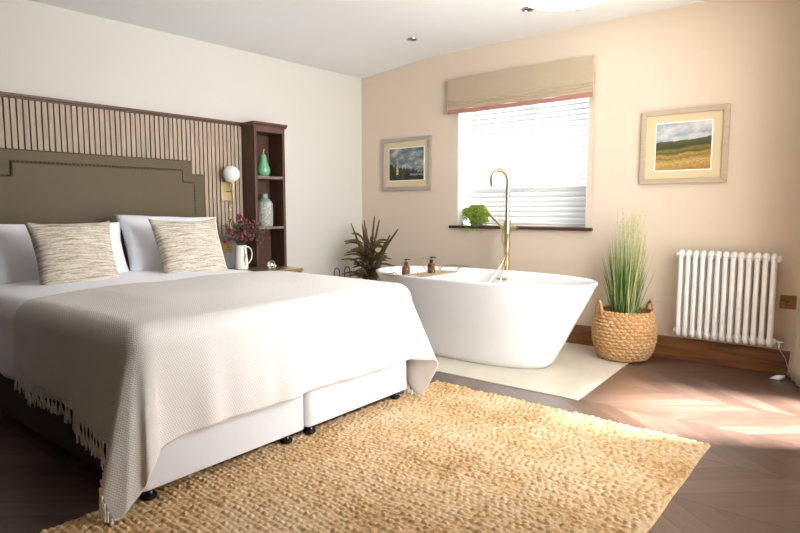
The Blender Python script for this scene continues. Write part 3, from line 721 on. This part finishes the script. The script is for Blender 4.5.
# ------------------------------------------------------------------ rug
def make_rug():
    x0, x1, y0, y1 = -1.945, -0.445, 0.42, 2.76
    nx, ny = 430, 660
    X, Y = np.meshgrid(np.linspace(0, x1 - x0, nx), np.linspace(0, y1 - y0, ny), indexing='ij')
    rs = np.random.RandomState(2)
    rw, kw = 0.0215, 0.029
    wob = 0.004 * np.sin(X * 9 + 1) + 0.003 * np.sin(X * 23 + Y * 4)
    row = (Y + wob) / rw; ri = np.floor(row).astype(int); rf = row - ri
    offs = rs.uniform(-0.5, 0.5, ri.max() + 3); kx = X / kw + 0.5 * (ri % 2) + offs[ri] + 0.35 * (rf - .5) * np.where(ri % 2, 1, -1)
    ki = np.floor(kx).astype(int); kf = kx - ki
    amp = rs.uniform(0.3, 1.2, (ki.max() + 3, ri.max() + 3))[ki, ri]
    bump = np.sqrt(np.clip(np.sin(PI * rf), 0, 1)) * np.sqrt(np.clip(np.sin(PI * kf), 0, 1))
    Z = 0.002 + 0.0115 * bump * amp
    edge = np.minimum.reduce([X, Y, (x1 - x0) - X, (y1 - y0) - Y]); Z = np.where(edge < 0.004, 0.0005, Z)
    # edges not ruler straight, whole rug turned a touch
    WX = X + 0.0015 * np.sin(Y * 17) * (X / (x1 - x0)); WY = Y + 0.004 * np.sin(X * 15) * (Y / (y1 - y0))
    ang = math.radians(-1.4); px, py = (x1 - x0) , (y1 - y0)
    dx, dy = WX - px, WY - py
    XX = x1 + dx * math.cos(ang) - dy * math.sin(ang); YY = y1 + 0.012 + dx * math.sin(ang) + dy * math.cos(ang)
    V = np.stack([XX, YY, Z], -1)
    me = bpy.data.meshes.new('rug'); idx = np.arange(nx * ny).reshape(nx, ny)
    F = np.stack([idx[:-1, :-1], idx[1:, :-1], idx[1:, 1:], idx[:-1, 1:]], -1).reshape(-1, 4)
    me.vertices.add(nx * ny); me.vertices.foreach_set('co', V.reshape(-1).astype(np.float32))
    me.loops.add(F.size); me.loops.foreach_set('vertex_index', F.reshape(-1).astype(np.int32))
    me.polygons.add(len(F)); me.polygons.foreach_set('loop_start', (np.arange(len(F)) * 4).astype(np.int32)); 
    me.update(calc_edges=True); me.validate(); me.materials.append(M['rug']); me.shade_smooth()
    o = bpy.data.objects.new('rug', me); col.objects.link(o)
    return tag(o, 'chunky braided golden jute rug on the floor at the foot of the bed', 'rug')
make_rug()

# ------------------------------------------------------------------ bathtub
bt = thing('bathtub', 'white freestanding oval bathtub under the window', 'bathtub', (-2.10, 3.53, 0.004))
def sring(a, b, z, n=80, e=2.35, cx=0.0):
    r = []
    for k in range(n):
        t = 2 * PI * k / n; c, s_ = math.cos(t), math.sin(t)
        r.append((cx + a * math.copysign(abs(c) ** (2 / e), c), b * math.copysign(abs(s_) ** (2 / e), s_), z))
    return r
prof = [(0.545, 0.215, 0.0), (0.565, 0.232, 0.004), (0.590, 0.250, 0.04), (0.640, 0.283, 0.14), (0.700, 0.318, 0.26), (0.760, 0.350, 0.38), (0.815, 0.378, 0.49), (0.842, 0.391, 0.55), (0.850, 0.396, 0.563), (0.850, 0.397, 0.571), (0.844, 0.392, 0.577), (0.836, 0.385, 0.577),
        (0.828, 0.377, 0.571), (0.815, 0.366, 0.55), (0.770, 0.340, 0.46), (0.690, 0.300, 0.32), (0.610, 0.262, 0.20), (0.540, 0.225, 0.14), (0.40, 0.17, 0.115), (0.2, 0.08, 0.11)]
m = MB(); vs = []; fs = []; n = 80
for a, b_, z in prof: vs += sring(a, b_, z, n)
for i in range(len(prof) - 1):
    for k in range(n): fs.append((i * n + k, i * n + (k + 1) % n, (i + 1) * n + (k + 1) % n, (i + 1) * n + k))
fs.append(tuple(reversed(range(n)))); fs.append(tuple(range((len(prof) - 1) * n, len(prof) * n)))
m.add(vs, fs).build('bath_shell', 'acrylic', bt, sharp=60)
ov = MB(); ov.box(-0.03, 0.055, 0.348, 0.356, 0.503, 0.522); lab(ov.build('overflow_slot', 'brass', bt, smooth=False, bevel=0.003), 'brass overflow slot')
MB().lathe([(0.001, 0.111), (0.03, 0.111), (0.03, 0.116), (0.001, 0.118)], n=24).build('plug', 'brass', bt)

# freestanding tap
tp = thing('bath_tap', 'tall brushed brass freestanding bath tap with a hooked spout', 'tap', (-2.142, 4.06, 0.004))
MB().lathe([(0.001, 0), (0.055, 0), (0.055, 0.008), (0.03, 0.012)], n=28).build('floor_flange', 'brass', tp)
MB().tube([(0, 0, 0.008), (0, 0, 0.93)], 0.022, 20).build('pillar', 'brass', tp)
MB().tube([(0, 0, 0.835), (0, 0, 0.95)], 0.027, 20).build('mixer_body', 'brass', tp)
sa = Vector((-0.55, -0.83, 0)).normalized(); RR = 0.070
sp_ = [(0, 0, 0.92), (0, 0, 1.26)]
for k in range(1, 15):
    a = PI * k / 14 * 1.08; sp_.append((sa.x * RR * (1 - math.cos(a)), sa.y * RR * (1 - math.cos(a)), 1.26 + RR * math.sin(a) * 1.15))
e_ = sp_[-1]; sp_.append((e_[0] - sa.x * .004, e_[1] - sa.y * .004, e_[2] - 0.025))
MB().tube(sp_, 0.0165, 16).build('spout', 'brass', tp)
lv = MB(); lv.tube([(0, 0, 0.890), (0.050, 0.01, 0.892)], 0.015, 16); lv.tube([(0.050, 0.01, 0.892), (0.078, 0.012, 0.893)], 0.021, 18); lv.build('mixer_knob', 'brass', tp)
MB().tube([(-0.01, 0, 0.885), (-0.055, 0.0, 0.90)], 0.013, 14).build('handset_cradle', 'brass', tp)
MB().tube([(-0.04, -0.005, 0.900), (-0.09, -0.01, 0.945), (-0.150, -0.015, 1.002), (-0.165, -0.015, 1.018)], [0.012, 0.012, 0.013, 0.017], 16).build('hand_shower', 'brass', tp)
hs = []
for k in range(25):
    t = k / 24; ang = t * PI
    hs.append((0.03 * math.cos(ang * 1.0) - 0.015, -0.12 - 0.10 * math.sin(ang), 0.92 - 0.5 * math.sin(ang) ** 0.8 + 0.02 * t))
hs = [(-0.035, -0.006, 0.885), (-0.02, -0.05, 0.82), (0.02, -0.09, 0.76), (0.06, -0.13, 0.70), (0.055, -0.18, 0.63), (0.03, -0.22, 0.56), (0.0, -0.27, 0.49), (0.01, -0.30, 0.43), (0.05, -0.30, 0.40), (0.085, -0.28, 0.45), (0.085, -0.24, 0.54), (0.08, -0.16, 0.66), (0.055, -0.06, 0.76), (0.02, -0.02, 0.85)]
def smooth_path(P, n=8):
    P = [Vector(p) for p in P]; out = []
    for i in range(len(P) - 1):
        p0 = P[max(i - 1, 0)]; p1 = P[i]; p2 = P[i + 1]; p3 = P[min(i + 2, len(P) - 1)]
        for k in range(n):
            t = k / n; out.append(0.5 * ((2 * p1) + (p2 - p0) * t + (2 * p0 - 5 * p1 + 4 * p2 - p3) * t * t + (3 * p1 - p0 - 3 * p2 + p3) * t ** 3))
    out.append(P[-1]); return out
MB().tube(smooth_path(hs), 0.0055, 10).build('shower_hose', 'brass', tp)

# bath tray
ty = thing('bath_tray', 'gold wire bath tray across the bathtub rim', 'tray', (-2.52, 3.53, 0.586))
m = MB(); r_ = 0.004
for x in (-0.08, 0.08):
    m.tube([(x, -0.45, 0.0), (x, -0.30, 0.0), (x, -0.27, -0.03), (x, 0.27, -0.03), (x, 0.30, 0.0), (x, 0.45, 0.0)], r_, 8)
for y in (-0.45, 0.45): m.tube([(-0.08, y, 0), (0.08, y, 0)], r_, 8)
for y in [-0.27 + 0.036 * k for k in range(16)]: m.tube([(-0.08, y, -0.03), (0.08, y, -0.03)], 0.002, 6)
for x in (-0.04, 0, 0.04): m.tube([(x, -0.27, -0.031), (x, 0.27, -0.031)], 0.002, 6)
m.build('wire_rack', 'brass', ty)
m = MB()
for x in (-0.07, 0.07): m.tube([(x, -0.05, -0.03), (x, 0.02, 0.085)], 0.003, 8); m.tube([(x, 0.09, -0.03), (x, -0.03, 0.085)], 0.003, 8)
m.tube([(-0.07, 0.02, 0.085), (0.07, 0.02, 0.085)], 0.003, 8); m.tube([(-0.07, -0.03, 0.085), (0.07, -0.03, 0.085)], 0.003, 8)
m.build('book_rest', 'brass', ty)
def bottle(loc, label, sc=1.0):
    t = thing('pump_bottle', label, 'bottle', loc, 0.4, 'amber pump bottles on the bath tray')
    MB().lathe([(0.001, 0), (0.028, 0), (0.031, 0.004), (0.031, 0.068), (0.026, 0.080), (0.014, 0.088), (0.013, 0.096)], n=28).build('bottle_body', 'amber', t)
    MB().lathe([(0.0315, 0.018), (0.0318, 0.018), (0.0318, 0.058), (0.0315, 0.058)], n=28).build('bottle_label', 'label', t)
    p = MB(); p.lathe([(0.001, 0.094), (0.016, 0.094), (0.016, 0.112), (0.006, 0.114), (0.005, 0.130), (0.012, 0.131), (0.012, 0.140), (0.001, 0.141)], n=20)
    p.tube([(0, 0, 0.136), (0.030, 0, 0.135), (0.036, 0, 0.128)], 0.004, 8); p.build('pump', 'black_plastic', t)
    t.scale = (0.93, 0.93, 0.90); return t
b1 = bottle((-2.545, 3.285, 0.559), 'amber pump bottle on the bath tray, nearer the bed')
b2 = copy_thing(b1, (-2.52, 3.57, 0.559), 'amber pump bottle on the bath tray, nearer the tap')

# ------------------------------------------------------------------ trailing plant on the sill
pl = thing('trailing_plant', 'bright green trailing plant in a grey pot on the window sill', 'plant', (-2.610, DB + 0.070, 0.904))
pl.scale = (1.0, 0.95, 1.08)
MB().lathe([(0.001, 0), (0.048, 0), (0.056, 0.05), (0.062, 0.10), (0.058, 0.10), (0.050, 0.09), (0.001, 0.09)], n=28).build('pot', 'pot_grey', pl)
rnd = random.Random(9); lf = MB(); st = MB()
for i in range(210):
    a = rnd.uniform(0, 2 * PI); r0 = rnd.uniform(0.0, 0.05)
    R1 = rnd.uniform(0.065, 0.108); top = rnd.uniform(0.12, 0.165); end = rnd.uniform(-0.005, 0.12)
    if rnd.random() < 0.2 and math.sin(a) < -0.3: end = rnd.uniform(-0.07, -0.02); R1 = 0.125
    u = Vector((math.cos(a), math.sin(a), 0))
    if u.y > 0: end = max(end, 0.03)
    pts = smooth_path([u * r0 + Vector((0, 0, 0.09)), u * (r0 + .3 * (R1 - r0)) + Vector((0, 0, top)), u * R1 * .92 + Vector((0, 0, top * .8)), u * R1 + Vector((0, 0, (top + end) / 2)), u * R1 * 1.03 + Vector((0, 0, end))], 6)
    if i % 3 == 0: st.tube(pts, 0.0008, 4)
    for p in pts:
        for k in range(2):
            d = Vector((rnd.uniform(-1, 1), rnd.uniform(-1, 1), rnd.uniform(-.7, .7))); leafq(lf, p + d * .003, d, rnd.uniform(.010, .016), .0045, rnd)
lf.build('foliage', 'trail_leaf', pl, smooth=False, recalc=False); st.build('stems', 'trail_leaf', pl, recalc=False)

# ------------------------------------------------------------------ pictures
def picture(name, label, cx, cz, w, h, mw, mh, fmat, art, roll=0.0):
    t = thing(name, label, 'picture', (cx, DB, cz))
    fw = 0.035; d = 0.022; m = MB()
    W, H = w / 2, h / 2; a, b_ = W - fw, H - fw
    for P in ([(-W, -H), (W, -H), (a, -b_), (-a, -b_)], [(W, -H), (W, H), (a, b_), (a, -b_)], [(W, H), (-W, H), (-a, b_), (a, b_)], [(-W, H), (-W, -H), (-a, -b_), (-a, b_)]):
        m.prism(P, 'y', -d, -0.002)
    m.build('frame', fmat, t, smooth=False, bevel=0.003)
    mm = MB(); mm.box(-a, a, -0.010, -0.003, -b_, b_); mm.build('mat_board', 'mat', t, smooth=False)
    MB().box(-mw / 2 - .008, mw / 2 + .008, -0.0115, -0.010, -mh / 2 - .008, mh / 2 + .008).build('mat_bevel', 'mat_bevel', t, smooth=False)
    MB().box(-mw / 2, mw / 2, -0.0125, -0.0115, -mh / 2, mh / 2).build('painting', art, t, smooth=False)
    return t
picture('framed_picture', 'framed painting of a pale tower under dark clouds, left of the window', -3.327, 1.4655, 0.578, 0.488, 0.405, 0.295, 'frame_grey', 'art_a')
picture('framed_picture', 'framed painting of golden fields, above the radiator', -0.953, 1.4685, 0.547, 0.503, 0.345, 0.315, 'frame_gold', 'art_b')

# ------------------------------------------------------------------ radiator
rad = thing('radiator', 'white column radiator on the wall below the field painting', 'radiator', (-0.647, DB - 0.075, 0.183))
NC = 13; pitch = 0.0440; x0 = -(NC - 1) / 2 * pitch; c0 = None
def rcol():
    m = MB()
    for y in (-0.036, 0.036):
        m.tube([(0, y, 0.03), (0, y, 0.57)], 0.0142, 14, cap=False)
    # head and foot caps joining the two tubes
    for z, sg in ((0.57, 1), (0.03, -1)):
        pts = []
        for k in range(13):
            a = PI * k / 12; pts.append((0, -0.036 * math.cos(a), z + sg * 0.022 * math.sin(a)))
        m.tube(pts, [0.0142 + 0.003 * math.sin(PI * k / 12) for k in range(13)], 14)
        m.tube([(-pitch / 2 + .001, 0, z), (pitch / 2 - .001, 0, z)], 0.023, 16)
        m.box(-0.012, 0.012, -0.034, 0.034, z - 0.012, z + 0.012)
    return m
for k in range(NC):
    if c0 is None: c0 = rcol().build('column', 'white_gloss', rad); c = c0
    else: c = copy_part(c0, rad)
    c.location = (x0 + k * pitch, 0, 0)
xe = -x0 + pitch / 2
for sx in (-1, 1):
    for z in (0.03, 0.57): MB().tube([(sx * xe, 0, z), (sx * (xe + .010), 0, z)], 0.020, 8).build('end_plug', 'white_gloss', rad)
rad.scale = (1, 1, 0.965)
v_ = MB(); v_.tube([(xe + .012, 0, 0.03), (xe + 0.05, 0, 0.03)], 0.009, 12); v_.tube([(xe + .045, 0, 0.03), (xe + 0.045, 0.076, 0.03)], 0.006, 10); v_.tube([(xe + .03, 0, 0.03), (xe + 0.03, 0, -0.005)], 0.011, 12); lab(v_.build('valve_pipe', 'chrome', rad), 'chrome valve pipe')
for x in (-0.2, 0.2):
    MB().box(x - .01, x + .01, 0.02, 0.075, 0.50, 0.53).build('bracket', 'white_gloss', rad, smooth=False)
# wall socket with plug and cable
so = socket('wall_socket', 'brass wall socket between the radiator and the curtain', (-0.304, DB - 0.001, 0.462), 0, gang=1)
pg = thing('power_plug', 'plug with a thin trailing cable in the socket beside the radiator', 'plug', (-0.33, DB - 0.008, 0.452))
MB().box(-0.018, 0.018, -0.03, 0.0, -0.022, 0.018).build('plug_body', 'old_brass', pg, smooth=False, bevel=0.004)
MB().tube(smooth_path([(0, -0.015, -0.022), (0.002, -0.02, -0.06), (0.010, -0.03, -0.12), (0.0, -0.03, -0.20), (-0.012, -0.03, -0.26), (0.004, -0.03, -0.30), (0.03, -0.035, -0.34), (0.05, -0.04, -0.40), (0.06, -0.03, -0.45)]), 0.0022, 6).build('cable', 'cord', pg)

# ------------------------------------------------------------------ curtain
cu = thing('curtain', 'full length beige linen curtain beside the patio door', 'curtain', (-0.135, 4.06, 0))
vs = []; fs = []; nu, nv = 120, 30
for j in range(nv + 1):
    z = 0.012 + (2.26 - 0.012) * j / nv; q = j / nv
    for i in range(nu + 1):
        t = i / nu; 
        y = 0.19 - 0.40 * t; amp = 0.050 * (1 - 0.25 * q); 
        x = 0.06 - amp * (1 + math.sin(t * 2 * PI * 4.0 + 0.4)) - 0.085 * (1 - q) ** 2.2 * (1 - t) - 0.030 * (1 - t)
        y += 0.018 * math.sin(t * 2 * PI * 8 + q * 2)
        vs.append((x, y, z))
for j in range(nv):
    for i in range(nu): a = j * (nu + 1) + i; fs.append((a, a + 1, a + nu + 2, a + nu + 1))
o = MB().add(vs, fs).build('curtain_fabric', 'curtain', cu, sharp=180, recalc=False); sm = o.modifiers.new('thickness', 'SOLIDIFY'); sm.thickness = 0.004
MB().tube([(0.09, -0.35, 2.28), (0.09, 0.24, 2.28)], 0.012, 12).build('curtain_pole', 'old_brass', cu)
m = MB(); rnd = random.Random(4); 
m.add([(-0.285, 0.10, 0.003), (-0.235, 0.085, 0.003), (-0.20, 0.13, 0.006), (-0.245, 0.155, 0.003), (-0.25, 0.12, 0.024), (-0.205, 0.11, 0.034)], [(0, 1, 4), (1, 2, 5), (4, 1, 5), (3, 0, 4), (2, 3, 5), (3, 4, 5), (3, 2, 1, 0)])
o = m.build('lining_corner', 'linen_white', cu, smooth=True, sharp=180, recalc=True); o.location = (0.055, -0.03, 0); lab(o, 'white lining corner at the hem')

# ------------------------------------------------------------------ basket with grass
BX, BY = -1.232, 4.085
bk = thing('basket', 'round woven seagrass basket on the floor right of the bathtub', 'basket', (BX, BY, 0.004))
bp = [(0.145, 0.0), (0.168, 0.02), (0.192, 0.07), (0.207, 0.13), (0.211, 0.19), (0.205, 0.25), (0.193, 0.30), (0.183, 0.335)]
def rad_at(z):
    for i in range(len(bp) - 1):
        if z <= bp[i + 1][1]:
            t = (z - bp[i][1]) / (bp[i + 1][1] - bp[i][1]); return bp[i][0] + (bp[i + 1][0] - bp[i][0]) * t
    return bp[-1][0]
rows = 14; NU, NV = 360, 154; H_ = 0.335; lob = 29
vs = []; fs = []
for j in range(NV + 1):
    z = H_ * j / NV; rr = j / NV * rows; ri = int(min(rows - 1, rr)); rf = rr - ri
    for i in range(NU):
        a = 2 * PI * i / NU; ph_ = a * lob / (2 * PI) + 0.5 * (ri % 2) + 0.45 * (rf - .5)
        pf_ = ph_ - math.floor(ph_)
        r = rad_at(z) + 0.014 * (math.sqrt(max(0, math.sin(PI * rf))) * math.sqrt(max(0, math.sin(PI * pf_)))) - 0.006
        vs.append((r * math.cos(a), r * math.sin(a), z))
for j in range(NV):
    for i in range(NU): fs.append((j * NU + i, j * NU + (i + 1) % NU, (j + 1) * NU + (i + 1) % NU, (j + 1) * NU + i))
o_ = len(vs); inner = [(0.172, H_), (0.180, 0.28), (0.190, 0.18), (0.15, 0.03)]
for r, z in inner:
    for i in range(NU): a = 2 * PI * i / NU; vs.append((r * math.cos(a), r * math.sin(a), z))
pv = NV * NU
for k in range(len(inner)):
    for i in range(NU): fs.append((pv + i, pv + (i + 1) % NU, o_ + k * NU + (i + 1) % NU, o_ + k * NU + i))
    pv = o_ + k * NU
fs.append(tuple(pv + i for i in reversed(range(NU)))); fs.append(tuple(reversed(range(NU))))
MB().add(vs, fs).build('woven_body', 'basket', bk, sharp=180, recalc=False)
rm_ = MB(); pts = []
for k in range(241):
    a = 2 * PI * k / 240; pts.append(((0.180 + 0.005 * math.cos(a * 40)) * math.cos(a), (0.180 + 0.005 * math.cos(a * 40)) * math.sin(a), H_ + 0.004 * math.sin(a * 40)))
rm_.tube(pts, 0.0085, 8, cap=False); rm_.build('rim', 'basket', bk)
for sg in (-1, 1):
    u = Vector((0.784, 0.62, 0)) * sg; w_ = Vector((-0.62, 0.784, 0)); pts = []
    for k in range(61):
        a = PI * k / 60; q = u * (0.176 + 0.004 * math.sin(a) ) + w_ * (0.062 * math.cos(a)) + Vector((0, 0, H_ - 0.05 + 0.115 * math.sin(a) + 0.0025 * math.cos(k * 2.0))); pts.append(q)
    MB().tube(pts, [0.010 + 0.0015 * math.sin(k * 2.0) for k in range(61)], 10).build('handle', 'basket', bk)
gp = thing('potted_grass', 'tall green artificial grass standing in the seagrass basket', 'plant', (BX, BY, 0.035))
MB().lathe([(0.001, 0), (0.09, 0), (0.115, 0.22), (0.108, 0.22), (0.10, 0.20)], n=32).build('inner_pot', 'black_plastic', gp)
MB().lathe([(0.11, 0.198), (0.05, 0.208), (0.001, 0.21)], n=24).build('soil', 'soil', gp)
rnd = random.Random(12); ga, gb_, gc = MB(), MB(), MB()
def blade(mb, base, lean, hgt, wd, curve, seg=7):
    d = Vector((lean[0], lean[1], 0)); side = d.cross(Vector((0, 0, 1)))
    side = (side.normalized() if side.length > 1e-5 else Vector((1, 0, 0))); a = rnd.uniform(-.9, .9); side = Vector((side.x * math.cos(a) - side.y * math.sin(a), side.x * math.sin(a) + side.y * math.cos(a), 0))
    vs = []
    for i in range(seg + 1):
        t = i / seg; p = base + d * (t + curve * t * t) + Vector((0, 0, hgt * (t - 0.18 * curve * t * t)))
        w_ = wd * (1 - t ** 2.5) * (0.55 + 0.45 * min(1, t * 4)); vs += [p - side * w_, p + Vector((side.y, -side.x, 0)) * w_ * .35, p + side * w_]
    fs = []
    for i in range(seg):
        for k in range(2): fs.append((i * 3 + k, i * 3 + k + 1, i * 3 + k + 4, i * 3 + k + 3))
    mb.add(vs, fs)
for i in range(330):
    a = rnd.uniform(0, 2 * PI); r = 0.072 * math.sqrt(rnd.random()); b_ = Vector((r * math.cos(a), r * math.sin(a), 0.20))
    h = rnd.choice((rnd.uniform(0.30, 0.55), rnd.uniform(0.42, 0.68))); sp2 = rnd.uniform(0.0, 0.08) * rnd.choice((0.5, 1, 1)) + r * 0.5
    aa = a + rnd.uniform(-.7, .7)
    blade(ga if rnd.random() < 0.68 else gb_, b_, (sp2 * math.cos(aa), sp2 * math.sin(aa)), h, rnd.uniform(.0022, .0042), rnd.uniform(0, .35))
for i in range(75):        # seed heads
    a = rnd.uniform(0, 2 * PI); r = 0.05 * math.sqrt(rnd.random()); sp2 = rnd.uniform(0.01, 0.07)
    p0 = Vector((r * math.cos(a), r * math.sin(a), 0.2)); p1 = p0 + Vector((sp2 * math.cos(a) + 0.02, sp2 * math.sin(a) + 0.01, rnd.uniform(0.50, 0.80)))
    gb_.tube([p0, p0.lerp(p1, .5), p1], 0.0010, 4)
    for k in range(16):
        p = p0.lerp(p1, rnd.uniform(.60, 1.02)); d = Vector((rnd.uniform(-.5, .5), rnd.uniform(-.5, .5), 1)); leafq(gb_, p, d, .018, .0022, rnd)
for i in range(26):        # stray thin arching blades
    a = rnd.choice((rnd.uniform(-1.0, 1.0), rnd.uniform(2.4, 4.0), rnd.uniform(-2.2, -.9))); l_ = rnd.uniform(0.14, 0.22) * (1.45 if abs(a) < 1.1 and a < 0.2 else 1.0); hh = rnd.uniform(0.12, 0.32)
    if math.sin(a) > 0: l_ *= 0.6
    pts = []
    for k in range(13):
        t = k / 12; pts.append((l_ * 1.05 * math.cos(a) * t ** 1.1, l_ * math.sin(a) * t ** 1.1, 0.20 + hh * 1.6 * t - hh * 0.7 * t ** 2.4))
    (gc if i % 2 else gb_).tube(pts, [0.0013 * (1 - .6 * k / 12) for k in range(13)], 5)
ga.build('green_blades', 'grass_a', gp, recalc=False, sharp=180); gb_.build('pale_blades', 'grass_b', gp, recalc=False, sharp=180); gc.build('stray_blades', 'grass_c', gp, recalc=False, sharp=180)

# ------------------------------------------------------------------ dried fern behind the bath
fe = thing('potted_fern', 'brown green bushy plant in the corner behind the bathtub', 'plant', (-3.47, 3.93, 0.004))
MB().lathe([(0.001, 0), (0.10, 0), (0.13, 0.24), (0.125, 0.25), (0.115, 0.24), (0.001, 0.22)], n=32).build('pot', 'black_plastic', fe)
rnd = random.Random(21); m = MB(); sm_ = MB()
def frond(p0, p1, p2, r, dens=12):
    pts = smooth_path([p0, p1, p2], dens); n_ = len(pts)
    sm_.tube(pts, 0.0030, 5)
    for i, p in enumerate(pts):
        t = i / (n_ - 1)
        if t < 0.22: continue
        d = (pts[min(i + 1, n_ - 1)] - pts[max(i - 1, 0)]).normalized()
        rr = r * (1.02 - t) ** 0.55 * (1.0 if t > .35 else .7)
        for k in range(16):
            o = Vector((rnd.uniform(-1, 1), rnd.uniform(-1, 1), rnd.uniform(-1, 1))); o = (o - d * o.dot(d))
            if o.length < .05: continue
            q = o.normalized() * rr + d * rr * 1.5
            leafq(m, p + d * rnd.uniform(-.008, .008), q, q.length, .0058, rnd)
def jit(q): return rnd.uniform(-q, q)
tops = [(-0.235, 0.02, 0.90), (-0.17, 0.10, 0.90), (-0.10, 0.05, 0.93), (-0.02, 0.10, 0.97), (0.08, 0.05, 0.94), (0.30, 0.04, 0.86), (0.25, -0.04, 0.76), (-0.14, 0.12, 0.86), (0.16, 0.10, 0.80)]
for d in tops:
    tpv = Vector(d); b_ = Vector((tpv.x * .12, tpv.y * .12, 0.22)); frond(b_, Vector((tpv.x * .45, tpv.y * .45, 0.22 + (tpv.z - .22) * .62)), tpv, rnd.uniform(.019, .024), 34)
for i in range(96):
    a = rnd.uniform(0, 2 * PI); q = rnd.uniform(.12, .26); z0 = rnd.uniform(0.32, 0.72); q *= (1.0 if z0 > .4 else .9)
    ux, uy = math.cos(a), math.sin(a); q2 = q * (1 if uy < 0.3 else .8)
    rise = rnd.uniform(0.0, 0.13)
    frond(Vector((jit(.03), jit(.03), z0)), Vector((ux * q2 * .55, uy * q2 * .55, z0 + rise * .75 + .02)), Vector((ux * q2, uy * q2, z0 + rise)), rnd.uniform(.013, .018))
m.build('foliage', 'fern', fe, smooth=False, recalc=False); sm_.build('stems', 'twig', fe)

# black wire rack beside it
wr = thing('wire_rack', 'black wire hoops of a rack between the bed and the brown plant', 'rack', (-3.745, 3.86, 0.0))
for y in (-0.07, 0.07):
    pts = []
    for k in range(17):
        a = PI * k / 16; pts.append((-0.035 * math.cos(a), y, 0.46 + 0.045 * math.sin(a)))
    MB().tube([(-0.035, y, 0.0)] + pts + [(0.035, y, 0.0)], 0.004, 8).build('hoop', 'black_metal', wr)
for z in (0.05, 0.2):
    for x in (-0.035, 0.035): MB().tube([(x, -0.07, z), (x, 0.07, z)], 0.0035, 6).build('cross_wire', 'black_metal', wr)

# ------------------------------------------------------------------ ceiling downlights and added glowing disc
def downlight(x, y, label):
    t = thing('downlight', label, 'light', (x, y, zc(x)), 0, 'recessed ceiling downlights')
    MB().lathe([(0.028, -0.002), (0.030, -0.006), (0.042, -0.006), (0.045, -0.001), (0.045, 0.0), (0.028, 0.0)], n=32).build('bezel', 'chrome', t)
    MB().lathe([(0.001, -0.0025), (0.028, -0.0025), (0.028, -0.001), (0.001, -0.001)], n=24).build('lamp_face', 'lamp_dark', t)
    return t
downlight(-2.875, 3.788, 'small round recessed downlight farther from the glowing ceiling disc'); downlight(-1.841, 3.731, 'small round recessed downlight beside the glowing ceiling disc')
cl = thing('ceiling_glow_disc', 'large bright white round glowing disc standing in for a bright ceiling patch at the top edge', 'light', (-1.52, 3.63, 2.40)); cl.scale = (0.88, 0.88, 1)  # glowing disc added in place of a bright patch of light on the ceiling
MB().lathe([(0.001, -0.030), (0.20, -0.028), (0.30, -0.018), (0.335, -0.006), (0.33, -0.0005), (0.001, -0.0005)], n=64).build('glow_disc', 'lit', cl)
